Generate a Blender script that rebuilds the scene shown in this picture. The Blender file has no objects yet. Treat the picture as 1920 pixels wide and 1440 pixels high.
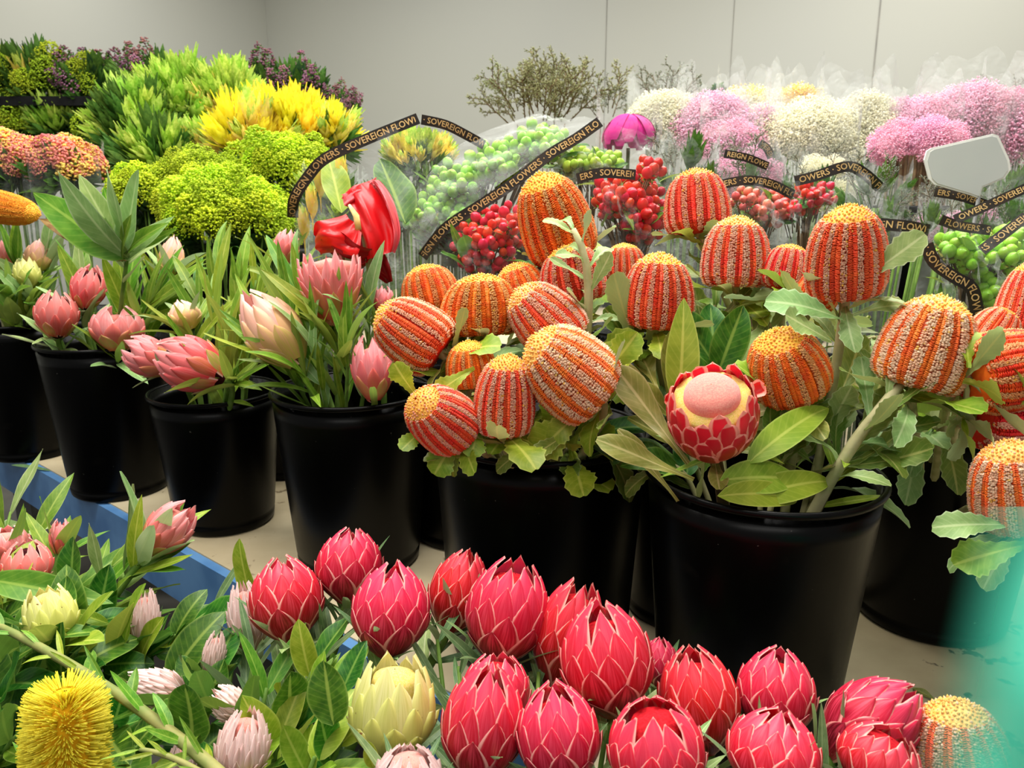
import bpy, math, random
from mathutils import Vector as V, Matrix as MX
R = random.Random(11)
rad = math.radians
SC = bpy.context.scene
COL = SC.collection
PI = math.pi

# ------------------------------------------------------------------ camera
F_PX, PITCH, CAM = 1450.0, rad(13.5), V((0, 0, 1.47))
FWD = V((0, math.cos(PITCH), -math.sin(PITCH)))
UP = V((0, math.sin(PITCH), math.cos(PITCH)))
RT = V((1, 0, 0))


def ray(px, py):
    return FWD + RT * ((px - 960) / F_PX) - UP * ((py - 720) / F_PX)


def P(px, py, Y):
    d = ray(px, py)
    return CAM + d * (Y / d.y)


def mpp(px, py, Y):                       # metres per photo pixel at that spot
    d = ray(px, py)
    return (Y / d.y) / F_PX


def axis_of(ang, tilt, px=960, py=720):   # ang: clockwise lean from upright, tilt: towards the viewer
    a, t = rad(ang), rad(tilt)
    return ((RT * math.sin(a) + UP * math.cos(a)) * math.cos(t) - ray(px, py).normalized() * math.sin(t)).normalized()


cam_d = bpy.data.cameras.new('camera')
cam = bpy.data.objects.new('camera', cam_d)
COL.objects.link(cam)
cam.location = CAM
cam.rotation_euler = (PI / 2 - PITCH, 0, 0)
cam_d.sensor_width = 36
cam_d.lens = F_PX / 1920 * 36
cam_d.clip_start = 0.02
cam_d.dof.use_dof = True
cam_d.dof.focus_distance = 1.0
cam_d.dof.aperture_fstop = 13
SC.camera = cam
SC.view_settings.view_transform = 'Standard'
SC.view_settings.look = 'None'
SC.view_settings.gamma = 1
SC.view_settings.exposure = 0.0
SC.view_settings.use_curve_mapping = False


# ------------------------------------------------------------------ materials
def S(r, g, b):
    def c(x):
        x /= 255.0
        return x / 12.92 if x <= .04045 else ((x + .055) / 1.055) ** 2.4
    return (c(r), c(g), c(b), 1)


class NT:
    def __init__(self, name):
        self.m = bpy.data.materials.new(name)
        self.m.use_nodes = True
        self.t = self.m.node_tree
        self.t.nodes.clear()
        self.out = self.n('ShaderNodeOutputMaterial')

    def n(self, ty, **kw):
        nd = self.t.nodes.new(ty)
        for k, v in kw.items():
            if k.startswith('i_'):
                key = k[2:]
                nd.inputs[int(key) if key.isdigit() else key.replace('_', ' ')].default_value = v
            else:
                setattr(nd, k, v)
        return nd

    def l(self, a, b):
        self.t.links.new(a, b)

    def mix(self, fac, a, b, blend='MIX'):
        nd = self.n('ShaderNodeMix', data_type='RGBA', blend_type=blend)
        for s, v in ((nd.inputs[0], fac), (nd.inputs[6], a), (nd.inputs[7], b)):
            if hasattr(v, 'links'):
                self.l(v, s)
            else:
                s.default_value = v
        return nd.outputs[2]

    def math(self, op, a, b=0.0, c=None, clamp=False):
        nd = self.n('ShaderNodeMath', operation=op, use_clamp=clamp)
        for s, v in zip(nd.inputs, (a, b, c)):
            if v is None:
                continue
            if hasattr(v, 'links'):
                self.l(v, s)
            else:
                s.default_value = v
        return nd.outputs[0]

    def step(self, v, lo, hi):
        nd = self.n('ShaderNodeMapRange', interpolation_type='SMOOTHSTEP')
        self.l(v, nd.inputs[0])
        nd.inputs[1].default_value = lo
        nd.inputs[2].default_value = hi
        return nd.outputs[0]

    def noise(self, scale, detail=3, coord='Object', rough=.55):
        tc = self.n('ShaderNodeTexCoord')
        nz = self.n('ShaderNodeTexNoise')
        nz.inputs['Scale'].default_value = scale
        nz.inputs['Detail'].default_value = detail
        nz.inputs['Roughness'].default_value = rough
        self.l(tc.outputs[coord], nz.inputs['Vector'])
        return nz.outputs[0]

    def vary(self, col, amt, hue=.02):
        oi = self.n('ShaderNodeObjectInfo')
        hs = self.n('ShaderNodeHueSaturation')
        self.l(col, hs.inputs['Color'])
        self.l(self.math('MULTIPLY_ADD', oi.outputs['Random'], 2 * amt, 1 - amt), hs.inputs['Value'])
        r2 = self.math('FRACT', self.math('MULTIPLY', oi.outputs['Random'], 7.31))
        self.l(self.math('MULTIPLY_ADD', r2, 2 * hue, .5 - hue), hs.inputs['Hue'])
        return hs.outputs[0]

    def finish(self, col, rough=.5, spec=.3, trans=0.0, bump=None, bstr=.3, bdist=.002, sheen=0.0, coat=0.0):
        b = self.n('ShaderNodeBsdfPrincipled')
        if hasattr(col, 'links'):
            self.l(col, b.inputs['Base Color'])
        else:
            b.inputs['Base Color'].default_value = col
        b.inputs['Roughness'].default_value = rough
        b.inputs['Specular IOR Level'].default_value = spec
        b.inputs['Sheen Weight'].default_value = sheen
        b.inputs['Coat Weight'].default_value = coat
        if bump is not None:
            bp = self.n('ShaderNodeBump')
            bp.inputs['Strength'].default_value = bstr
            bp.inputs['Distance'].default_value = bdist
            self.l(bump, bp.inputs['Height'])
            self.l(bp.outputs[0], b.inputs['Normal'])
        sh = b.outputs[0]
        if trans:
            tr = self.n('ShaderNodeBsdfTranslucent')
            if hasattr(col, 'links'):
                self.l(col, tr.inputs[0])
            else:
                tr.inputs[0].default_value = col
            mx = self.n('ShaderNodeMixShader')
            mx.inputs[0].default_value = trans
            self.l(sh, mx.inputs[1])
            self.l(tr.outputs[0], mx.inputs[2])
            sh = mx.outputs[0]
        self.l(sh, self.out.inputs[0])
        return self.m


def plain(name, a, b=None, scale=20, rough=.5, spec=.3, trans=0, var=.0, hue=.0, bump=0, bscale=None, coat=0.0, sheen=0.0, bdist=.002):
    t = NT(name)
    nz = t.noise(scale)
    col = t.mix(t.step(nz, .35, .65), a, b or a)
    if var:
        col = t.vary(col, var, hue)
    bp = t.noise(bscale or scale * 2) if bump else None
    return t.finish(col, rough, spec, trans, bp, bump, bdist, sheen, coat)


def leafmat(name, top, top2, rib, under, edge, rough=.45, spec=.35, trans=.25, var=.18, hue=.025):
    t = NT(name)
    uv = t.n('ShaderNodeUVMap')
    sx = t.n('ShaderNodeSeparateXYZ')
    t.l(uv.outputs[0], sx.inputs[0])
    au = t.math('ABSOLUTE', t.math('MULTIPLY_ADD', sx.outputs[0], 2, -1))
    col = t.mix(t.step(t.noise(6), .3, .7), top, top2)
    geo = t.n('ShaderNodeNewGeometry')
    col = t.mix(geo.outputs['Backfacing'], col, under)
    # fine side veins running towards the edge
    vn = t.math('SINE', t.math('MULTIPLY_ADD', au, -14, t.math('MULTIPLY', sx.outputs[1], 70)))
    col = t.mix(t.math('MULTIPLY', t.step(vn, .6, 1), .16), col, rib)
    col = t.mix(t.math('MULTIPLY', t.step(au, .13, .04), .75), col, rib)
    col = t.mix(t.math('MULTIPLY', t.step(au, .86, 1.0), .7), col, edge)
    col = t.vary(col, var, hue)
    return t.finish(col, rough, spec, trans, t.noise(40), .15, .001)


def bractmat(name, tiers, edge, ew=.74, tip=.95, rough=.4, spec=.35, trans=.18, streak=None, spots=None, grad=None, var=.08, edge_fac=.9):
    t = NT(name)
    uv = t.n('ShaderNodeUVMap')
    sx = t.n('ShaderNodeSeparateXYZ')
    t.l(uv.outputs[0], sx.inputs[0])
    au = t.math('ABSOLUTE', t.math('MULTIPLY_ADD', sx.outputs[0], 2, -1))
    at = t.n('ShaderNodeAttribute', attribute_name='tier')
    rp = t.n('ShaderNodeValToRGB')
    e = rp.color_ramp.elements
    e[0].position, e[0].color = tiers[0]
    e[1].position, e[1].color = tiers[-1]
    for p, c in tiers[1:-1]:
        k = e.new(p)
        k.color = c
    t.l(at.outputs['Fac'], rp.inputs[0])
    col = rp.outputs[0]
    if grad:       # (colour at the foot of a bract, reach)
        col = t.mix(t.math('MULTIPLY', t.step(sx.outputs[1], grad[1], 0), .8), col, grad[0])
    if streak:
        cm = t.n('ShaderNodeCombineXYZ')
        t.l(t.math('MULTIPLY', sx.outputs[0], 22), cm.inputs[0])
        t.l(t.math('MULTIPLY', sx.outputs[1], 2), cm.inputs[1])
        t.l(at.outputs['Fac'], cm.inputs[2])
        nz = t.n('ShaderNodeTexNoise')
        t.l(cm.outputs[0], nz.inputs['Vector'])
        nz.inputs['Scale'].default_value = 1
        col = t.mix(t.math('MULTIPLY', t.step(nz.outputs[0], .42, .72), .6), col, streak)
    if spots:
        col = t.mix(t.step(t.noise(spots[1], 2), spots[2], spots[2] + .04), col, spots[0])
    em = t.math('MAXIMUM', t.step(au, ew, min(1, ew + .16)), t.step(sx.outputs[1], min(.99, tip), min(1, tip + .03)))
    col = t.mix(t.math('MULTIPLY', em, edge_fac), col, edge)
    col = t.vary(col, var, .006)
    return t.finish(col, rough, spec, trans)


m = {}
m['leaf_banksia'] = leafmat('banksia_leaf', S(98, 128, 44), S(126, 148, 62), S(186, 188, 110), S(160, 174, 104), S(180, 196, 130))
m['leaf_glauc'] = leafmat('glaucous_leaf', S(124, 156, 88), S(148, 176, 106), S(188, 204, 146), S(178, 196, 140), S(200, 214, 168), trans=.2)
m['leaf_strap'] = leafmat('strap_leaf', S(82, 130, 26), S(118, 156, 44), S(164, 188, 78), S(144, 174, 76), S(156, 182, 88))
m['leaf_lime'] = leafmat('lime_leaf', S(120, 152, 32), S(150, 172, 52), S(190, 200, 90), S(162, 182, 74), S(178, 194, 90))
m['leaf_deep'] = leafmat('deep_leaf', S(34, 86, 16), S(70, 122, 30), S(140, 172, 74), S(112, 150, 60), S(124, 160, 70))
m['leaf_olive'] = leafmat('olive_leaf', S(124, 128, 50), S(152, 146, 70), S(200, 186, 120), S(160, 160, 100), S(186, 170, 110))
m['leaf_sage'] = leafmat('sage_leaf', S(84, 114, 68), S(112, 140, 90), S(146, 168, 116), S(138, 160, 112), S(156, 176, 128), trans=.15)
m['leaf_burnt'] = leafmat('burnt_leaf', S(176, 140, 84), S(120, 72, 40), S(200, 170, 110), S(200, 120, 80), S(110, 70, 40))
m['stem'] = plain('green_stem', S(150, 146, 86), S(120, 132, 70), 30, .6, .2)
m['stem_brown'] = plain('brown_stem', S(118, 96, 66), S(84, 68, 46), 30, .7, .2)
m['stem_pale'] = plain('pale_stem', S(178, 172, 128), S(150, 150, 100), 30, .6, .2)
m['stem_green'] = plain('bright_stem', S(110, 140, 60), S(84, 116, 44), 30, .6, .2)


def banksia_mats(tag, ridge, style, core, crown, ridge2, style2):
    return [plain('banksia_core_' + tag, core, style, 8, .8, .1),
            plain('banksia_ridge_' + tag, ridge, ridge2, 7, .8, .1, .3, .05, .01),
            plain('banksia_style_' + tag, style, style2, 5, .5, .25, .1, .05, .01),
            plain('banksia_crown_' + tag, crown, S(246, 168, 70), 26, .6, .2, .1, .05, .01)]


BM = {
    'red': banksia_mats('red', S(255, 204, 176), S(238, 60, 44), S(222, 60, 44), S(250, 200, 96), S(252, 182, 152), S(244, 92, 50)),
    'orange': banksia_mats('orange', S(255, 200, 140), S(250, 118, 34), S(240, 100, 36), S(252, 200, 80), S(250, 176, 110), S(240, 80, 32)),
    'cream': banksia_mats('cream', S(255, 222, 192), S(242, 88, 50), S(244, 140, 100), S(250, 208, 122), S(255, 198, 164), S(246, 120, 50)),
    'amber': banksia_mats('amber', S(252, 186, 70), S(248, 160, 40), S(230, 120, 30), S(252, 190, 60), S(246, 166, 50), S(240, 140, 40)),
}
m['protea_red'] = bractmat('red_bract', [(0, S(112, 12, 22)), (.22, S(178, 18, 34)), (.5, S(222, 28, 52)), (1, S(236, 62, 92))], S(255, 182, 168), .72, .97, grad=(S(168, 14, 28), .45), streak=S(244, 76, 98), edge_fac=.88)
m['protea_pale'] = bractmat('pale_green_bract', [(0, S(170, 168, 70)), (.5, S(222, 222, 120)), (1, S(236, 232, 160))], S(240, 238, 176), .85, .98, streak=S(204, 206, 96), spots=(S(124, 84, 40), 9, .70))
m['protea_blush'] = bractmat('blush_bract', [(0, S(190, 150, 130)), (.5, S(226, 190, 182)), (1, S(240, 214, 208))], S(246, 226, 220), .7, .96, streak=S(198, 140, 136), rough=.6)
m['protea_pink'] = bractmat('pink_bract', [(0, S(196, 176, 90)), (.22, S(232, 110, 96)), (.5, S(240, 132, 130)), (1, S(248, 172, 172))], S(250, 196, 190), .8, .97, streak=S(236, 96, 104), grad=(S(226, 84, 70), .4))
m['protea_peach'] = bractmat('peach_bract', [(0, S(206, 190, 90)), (.4, S(240, 190, 130)), (1, S(250, 190, 180))], S(250, 206, 200), .8, .97, streak=S(244, 170, 150), grad=(S(226, 204, 100), .5))
m['protea_rose'] = bractmat('rose_bract', [(0, S(160, 170, 70)), (.25, S(222, 70, 66)), (.6, S(238, 112, 108)), (1, S(246, 150, 146))], S(250, 190, 180), .76, .96, streak=S(240, 130, 126), grad=(S(212, 54, 50), .4))
m['protea_scarlet'] = bractmat('scarlet_bract', [(0, S(120, 70, 30)), (.3, S(206, 26, 36)), (1, S(232, 34, 46))], S(255, 170, 150), .58, .90, grad=(S(250, 170, 140), .34))
m['pink_felt'] = plain('pink_felt', S(236, 132, 122), S(242, 160, 140), 60, .9, .1, bump=.5, bscale=220, sheen=.4)
m['yellow_felt'] = plain('yellow_felt', S(222, 200, 90), S(238, 208, 136), 60, .9, .1, bump=.4, bscale=200)
m['red_core'] = plain('red_core', S(196, 30, 40), S(160, 20, 30), 30, .8, .1)
m['dark_core'] = plain('dark_core', S(70, 16, 22), S(40, 10, 14), 30, .9, .1)
m['yellow_spike'] = plain('yellow_style', S(255, 246, 90), S(255, 238, 70), 10, .5, .2, .45)
m['spike_core'] = plain('yellow_core', S(226, 170, 30), S(214, 160, 30), 12, .9, .1)
m['spathe'] = plain('red_spathe', S(226, 20, 22), S(200, 10, 18), 10, .34, .4, .15, bump=.1)
m['spathe_shaded'] = plain('shaded_spathe', S(150, 8, 18), S(120, 4, 12), 10, .4, .3, .1)  # darker copy of the red, shade inside the folds put into the colour
m['spathe_pink'] = plain('pink_spathe_back', S(236, 104, 108), S(226, 80, 88), 10, .4, .4, .2)
m['spadix'] = plain('spadix', S(240, 214, 150), S(220, 170, 90), 40, .6, .2)
m['berry_green'] = plain('green_berry', S(134, 196, 44), S(160, 210, 70), 30, .3, .45, .15, .14, .015)
m['berry_lime'] = plain('lime_berry', S(178, 204, 74), S(160, 196, 60), 30, .35, .4, .15, .12, .015)
m['berry_red'] = plain('red_berry', S(206, 20, 26), S(226, 44, 40), 30, .28, .5, .1, .16, .012)
m['berry_pink'] = plain('pink_berry', S(226, 104, 92), S(232, 130, 110), 30, .35, .4, .1, .12, .012)
m['calyx'] = plain('calyx', S(150, 140, 60), S(120, 120, 50), 30, .6, .2)


def petalmat(name, a, b, rough=.6, trans=.25, var=.15, hue=.015, scale=12):
    return plain(name, a, b, scale, rough, .2, trans, var, hue)


m['leu_green'] = petalmat('leucadendron_green', S(176, 210, 84), S(142, 188, 58), trans=.35)
m['leu_lime'] = petalmat('leucadendron_lime', S(210, 226, 112), S(176, 206, 80), trans=.35)
m['leu_dark'] = petalmat('leucadendron_dark', S(70, 108, 40), S(92, 128, 50))
m['leu_yellow'] = petalmat('leucadendron_yellow', S(255, 240, 60), S(246, 232, 70), trans=.4)
m['leu_amber'] = petalmat('leucadendron_amber', S(246, 222, 126), S(246, 232, 90), trans=.35)
m['solidago'] = petalmat('goldenrod_floret', S(236, 250, 70), S(206, 232, 60), trans=.45)
m['solidago_green'] = petalmat('goldenrod_green', S(176, 200, 50), S(190, 210, 60), trans=.4)
m['floret_pink'] = petalmat('floret_pink', S(255, 178, 160), S(255, 158, 148), trans=.45)
m['floret_yellow'] = petalmat('floret_yellow', S(255, 232, 130), S(255, 210, 120), trans=.45)
m['cloud_pink'] = petalmat('cloud_pink', S(255, 196, 220), S(255, 212, 228), .8, .5, .06)
m['cloud_lilac'] = petalmat('cloud_lilac', S(250, 218, 234), S(252, 226, 238), .8, .5, .06)
m['cloud_cream'] = petalmat('cloud_cream', S(255, 253, 238), S(255, 251, 226), .8, .5, .06)
m['cloud_yellow'] = petalmat('cloud_yellow', S(255, 236, 140), S(255, 226, 110), .8, .5, .06)
m['heath_mauve'] = petalmat('heath_mauve', S(158, 96, 104), S(136, 104, 120), .7, .2, .2, .04)
m['magenta'] = petalmat('magenta_petal', S(196, 24, 132), S(160, 14, 110), .5, .15)
m['conifer'] = petalmat('conifer_scale', S(150, 152, 104), S(120, 126, 84), .7, .1)
m['conifer_grey'] = petalmat('grey_needle', S(150, 156, 136), S(120, 130, 110), .7, .1)
m['dark_leaf'] = petalmat('dark_background_leaf', S(40, 74, 40), S(58, 92, 48), .5, .1)

t = NT('black_plastic')
nz = t.noise(14, 6)
col = t.mix(t.step(nz, .62, .72), (0.0009, 0.0009, 0.0009, 1), (.004, .0036, .003, 1))
sp = t.noise(90, 2)
col = t.mix(t.math('MULTIPLY', t.step(sp, .76, .78), .5), col, (.16, .15, .13, 1))
m['bucket'] = t.finish(col, .32, .12, bump=t.noise(30), bstr=.08)
m['black'] = plain('black_rubber', (.003, .003, .003, 1), (.006, .006, .006, 1), 20, .5, .2)

t = NT('pale_board')
col = t.mix(t.step(t.noise(5, 5), .3, .7), S(196, 182, 150), S(178, 162, 130))
col = t.mix(t.step(t.noise(26, 3), .66, .72), col, S(120, 104, 78))
m['board'] = t.finish(col, .6, .25)
t = NT('stained_board')
col = t.mix(t.step(t.noise(4, 5), .3, .7), S(166, 154, 122), S(142, 128, 98))
col = t.mix(t.step(t.noise(17, 4), .62, .66), col, S(62, 54, 40))
m['board_dirty'] = t.finish(col, .55, .3)
m['blue'] = plain('blue_paint', S(96, 142, 190), S(66, 112, 164), 6, .4, .4, bump=.1)
m['steel'] = plain('grey_steel', S(120, 120, 116), S(100, 100, 98), 12, .45, .5)
m['floor'] = plain('concrete', S(104, 102, 96), S(86, 84, 80), 3, .7, .2, bump=.1)
t = NT('wall_panel')
col = t.mix(t.step(t.noise(.35, 2), .3, .7), S(200, 200, 188), S(194, 195, 186))
m['wall'] = t.finish(col, .5, .25)
m['seam'] = plain('panel_seam', S(168, 165, 155), S(150, 148, 140), 6, .6, .2)
m['sign'] = plain('sign_plastic', S(214, 218, 212), S(202, 208, 204), 3, .35, .4, .1)
m['sign_edge'] = plain('sign_edge', S(240, 240, 232), S(232, 232, 224), 3, .4, .3)
m['band'] = plain('black_band', S(30, 24, 18), S(46, 36, 26), 20, .4, .4)
m['gold'] = plain('gold_print', S(206, 172, 112), S(188, 150, 92), 20, .4, .4)

# clear wrap: mostly see-through, glinting where it creases
def wrapmat(name, edge, fold, basef):
    t = NT(name)
    lw = t.n('ShaderNodeLayerWeight')
    lw.inputs[0].default_value = .35
    w = t.noise(9, 4)
    st = t.step(w, .54, .74)
    fac = t.math('ADD', t.math('MULTIPLY', lw.outputs[1], edge), t.math('MULTIPLY_ADD', st, fold, basef), clamp=True)
    gl = t.n('ShaderNodeBsdfPrincipled')
    gl.inputs['Base Color'].default_value = S(226, 230, 226)
    gl.inputs['Roughness'].default_value = .18
    gl.inputs['Specular IOR Level'].default_value = .8
    bp = t.n('ShaderNodeBump')
    bp.inputs['Strength'].default_value = .8
    bp.inputs['Distance'].default_value = .02
    t.l(t.noise(24, 5), bp.inputs['Height'])
    t.l(bp.outputs[0], gl.inputs['Normal'])
    tr = t.n('ShaderNodeBsdfTransparent')
    mx = t.n('ShaderNodeMixShader')
    t.l(fac, mx.inputs[0])
    t.l(tr.outputs[0], mx.inputs[1])
    t.l(gl.outputs[0], mx.inputs[2])
    t.l(mx.outputs[0], t.out.inputs[0])
    return t.m


m['wrap'] = wrapmat('clear_wrap', .22, .15, .02)
m['wrap_mid'] = wrapmat('film_wrap', .34, .30, .09)
m['wrap_hazy'] = wrapmat('hazy_wrap', .5, .40, .10)
# sheer teal film, its fade stands in for lens blur
t = NT('teal_film')
uv = t.n('ShaderNodeUVMap')
sx = t.n('ShaderNodeSeparateXYZ')
t.l(uv.outputs[0], sx.inputs[0])
fac = t.math('MULTIPLY', t.step(sx.outputs[0], 0.0, .5), .92)
d1 = t.n('ShaderNodeBsdfPrincipled')
d1.inputs['Base Color'].default_value = S(74, 214, 182)
d1.inputs['Roughness'].default_value = .7
d2 = t.n('ShaderNodeBsdfTranslucent')
d2.inputs[0].default_value = S(80, 220, 188)
ms = t.n('ShaderNodeMixShader')
ms.inputs[0].default_value = .5
t.l(d1.outputs[0], ms.inputs[1])
t.l(d2.outputs[0], ms.inputs[2])
tr = t.n('ShaderNodeBsdfTransparent')
mx = t.n('ShaderNodeMixShader')
t.l(fac, mx.inputs[0])
t.l(tr.outputs[0], mx.inputs[1])
t.l(ms.outputs[0], mx.inputs[2])
t.l(mx.outputs[0], t.out.inputs[0])
m['teal'] = t.m


# ------------------------------------------------------------------ mesh helpers
class MB:
    def __init__(s):
        s.v, s.f, s.mi, s.uv, s.t = [], [], [], [], []
        s.tier = 0.0

    def add(s, vs, fs, mi=0, uv=None):
        o = len(s.v)
        s.v += [tuple(p) for p in vs]
        s.uv += uv if uv else [(0.25, .5)] * len(vs)
        s.t += [s.tier] * len(vs)
        s.f += [tuple(o + i for i in f) for f in fs]
        s.mi += [mi] * len(fs)

    def sheet(s, fn, nu, nv, mi=0):
        vs, uv, fs = [], [], []
        for j in range(nv + 1):
            for i in range(nu + 1):
                u, w = i / nu, j / nv
                vs.append(fn(u, w))
                uv.append((u, w))
        for j in range(nv):
            for i in range(nu):
                a = j * (nu + 1) + i
                fs.append((a, a + 1, a + nu + 2, a + nu + 1))
        s.add(vs, fs, mi, uv)

    def tube(s, pts, rs, n=6, mi=0, cap=True):
        pts = [V(p) for p in pts]
        if not isinstance(rs, (list, tuple)):
            rs = [rs] * len(pts)
        vs, fs = [], []
        ref = V((.31, .17, .93))
        for k, p in enumerate(pts):
            d = (pts[min(k + 1, len(pts) - 1)] - pts[max(k - 1, 0)]).normalized()
            x = d.cross(ref)
            if x.length < .05:
                x = d.cross(V((1, 0, 0)))
            x.normalize()
            y = d.cross(x)
            for i in range(n):
                a = 2 * PI * i / n
                vs.append(p + (x * math.cos(a) + y * math.sin(a)) * rs[k])
        for k in range(len(pts) - 1):
            for i in range(n):
                j = (i + 1) % n
                fs.append((k * n + i, k * n + j, (k + 1) * n + j, (k + 1) * n + i))
        if cap:
            fs.append(tuple(range(n))[::-1])
            fs.append(tuple((len(pts) - 1) * n + i for i in range(n)))
        s.add(vs, fs, mi)

    def octa(s, c, ax, ay, az, mi=0):
        c = V(c)
        s.add([c + ax, c + ay, c - ax, c - ay, c + az, c - az],
              [(0, 1, 4), (1, 2, 4), (2, 3, 4), (3, 0, 4), (1, 0, 5), (2, 1, 5), (3, 2, 5), (0, 3, 5)], mi)

    def lathe(s, prof, n=24, mi=0, c=(0, 0, 0)):
        vs, fs = [], []
        for r, z in prof:
            for i in range(n):
                a = 2 * PI * i / n
                vs.append((c[0] + r * math.cos(a), c[1] + r * math.sin(a), c[2] + z))
        for k in range(len(prof) - 1):
            for i in range(n):
                j = (i + 1) % n
                fs.append((k * n + i, k * n + j, (k + 1) * n + j, (k + 1) * n + i))
        s.add(vs, fs, mi)

    def box(s, lo, hi, mi=0):
        x0, y0, z0 = lo
        x1, y1, z1 = hi
        s.add([(x0, y0, z0), (x1, y0, z0), (x1, y1, z0), (x0, y1, z0), (x0, y0, z1), (x1, y0, z1), (x1, y1, z1), (x0, y1, z1)],
              [(0, 3, 2, 1), (4, 5, 6, 7), (0, 1, 5, 4), (1, 2, 6, 5), (2, 3, 7, 6), (3, 0, 4, 7)], mi)

    def slab(s, poly, z0, z1, mi=0):
        n = len(poly)
        s.add([(x, y, z0) for x, y in poly] + [(x, y, z1) for x, y in poly],
              [tuple(range(n))[::-1], tuple(range(n, 2 * n))] + [(i, (i + 1) % n, n + (i + 1) % n, n + i) for i in range(n)], mi)

    def mesh(s, name, mats, smooth=True):
        me = bpy.data.meshes.new(name)
        me.from_pydata(s.v, [], s.f)
        for q in mats:
            me.materials.append(q)
        me.polygons.foreach_set('material_index', s.mi)
        me.polygons.foreach_set('use_smooth', [smooth] * len(s.f))
        ul = me.uv_layers.new(name='UVMap')
        li = [0] * len(me.loops)
        me.loops.foreach_get('vertex_index', li)
        flat = []
        for i in li:
            flat += s.uv[i]
        ul.data.foreach_set('uv', flat)
        at = me.attributes.new('tier', 'FLOAT', 'POINT')
        at.data.foreach_set('value', s.t)
        me.update()
        return me


def ob(name, me, parent=None, M=None):
    o = bpy.data.objects.new(name, me)
    COL.objects.link(o)
    if parent is not None:
        o.parent = parent
    if M is not None:
        o.matrix_basis = M
    return o


def tag(o, label, cat, group=None, kind=None):
    o['label'] = label
    o['category'] = cat
    if group:
        o['group'] = group
    if kind:
        o['kind'] = kind
    return o


def thing(name, label, cat, loc, group=None):
    o = bpy.data.objects.new(name, None)
    o.empty_display_size = .02
    COL.objects.link(o)
    o.location = loc
    return tag(o, label, cat, group)


def struct(name, me):
    o = ob(name, me)
    o['kind'] = 'structure'
    return o


def frame_z(pos, z, roll=0, sc=(1, 1, 1)):
    z = V(z).normalized()
    x = V((0, 0, 1)).cross(z)
    if x.length < .01:
        x = V((1, 0, 0))
    x.normalize()
    y = z.cross(x)
    m3 = MX((x, y, z)).transposed().to_4x4()
    return MX.Translation(pos) @ m3 @ MX.Rotation(roll, 4, 'Z') @ MX.Diagonal((*sc, 1))


def frame_y(pos, d, up, sc=(1, 1, 1), roll=0):
    y = V(d).normalized()
    z = V(up) - y * V(up).dot(y)
    if z.length < .02:
        z = V((0, -1, .1)) - y * V((0, -1, .1)).dot(y)
    z.normalize()
    x = y.cross(z)
    return MX.Translation(pos) @ MX((x, y, z)).transposed().to_4x4() @ MX.Rotation(roll, 4, 'Y') @ MX.Diagonal((*sc, 1))


def bez(a, b, c, d, n=10):
    o = []
    for i in range(n + 1):
        t = i / n
        o.append(a * (1 - t) ** 3 + b * 3 * t * (1 - t) ** 2 + c * 3 * t * t * (1 - t) + d * t ** 3)
    return o


# ------------------------------------------------------------------ plant pieces
def lan(v):
    return max(.02, math.sin(PI * min(1, v ** .8)) ** .75)


def ovate(v):
    return max(.02, math.sin(PI * v ** .9) ** .6)


def obov(v):
    w = .14 + .86 * min(1, v / .72) ** 1.4
    if v > .72:
        w *= math.sqrt(max(0, 1 - ((v - .72) / .29) ** 2))
    return max(.03, w)


def leaf_mesh(name, mat, w, shape, bend, fold, serr=0, wave=0.0, nv=12, nu=6, twist=0.0):
    b = MB()
    ph = R.random() * 6

    def fn(u, v):
        s = 2 * u - 1
        wd = shape(v) * w * .5
        if serr and abs(s) > .99:
            wd *= 1 + .09 * (1 if int(v * nv + .5) % 2 else -1)
        x = s * wd
        a = bend * v
        y = math.sin(a) / bend if abs(bend) > .01 else v
        zz = -(1 - math.cos(a)) / bend if abs(bend) > .01 else 0
        z = zz + abs(x) * fold + wave * math.sin(v * 9 + ph + s) * abs(s) * w
        tw = twist * v
        return (x * math.cos(tw), y, z + x * math.sin(tw))
    b.sheet(fn, nu, nv)
    return b.mesh(name, [mat])


LEAF = {}


def leafkind(k, mat, w, shape, bends, fold, serr=0, wave=.05, n=4, nv=12):
    LEAF[k] = [leaf_mesh('leaf_' + k, m[mat], w * R.uniform(.85, 1.15), shape, R.uniform(*bends), fold * R.uniform(.6, 1.3), serr, wave, nv, 6, R.uniform(-.3, .3)) for _ in range(n)]


leafkind('banksia', 'leaf_banksia', .36, obov, (-.5, 1.3), .28, 1, .10, 6, 16)
leafkind('bglauc', 'leaf_glauc', .34, obov, (-.4, 1.2), .28, 1, .10, 5, 16)
leafkind('bolive', 'leaf_olive', .34, obov, (.0, 1.1), .25, 0, .10, 4, 12)
leafkind('blime', 'leaf_lime', .46, obov, (-.2, .9), .2, 1, .1, 4, 16)
leafkind('strap', 'leaf_strap', .13, lan, (-.2, .9), .3, 0, .04, 6)
leafkind('straplime', 'leaf_lime', .15, lan, (-.2, 1.0), .3, 0, .04, 5)
leafkind('strapglauc', 'leaf_glauc', .15, lan, (-.2, .8), .3, 0, .04, 5)
leafkind('wide', 'leaf_deep', .46, ovate, (-.5, .9), .25, 0, .06, 5)
leafkind('widelime', 'leaf_lime', .40, ovate, (-.4, .9), .25, 0, .06, 4)
leafkind('sage', 'leaf_sage', .12, lan, (-.2, .5), .3, 0, .02, 5)
leafkind('lance', 'leaf_strap', .26, lan, (-.2, .8), .25, 0, .05, 5)
leafkind('lanceglauc', 'leaf_glauc', .24, lan, (-.2, .7), .25, 0, .05, 4)
leafkind('burnt', 'leaf_burnt', .20, lan, (-.2, .7), .25, 0, .05, 2)


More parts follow.
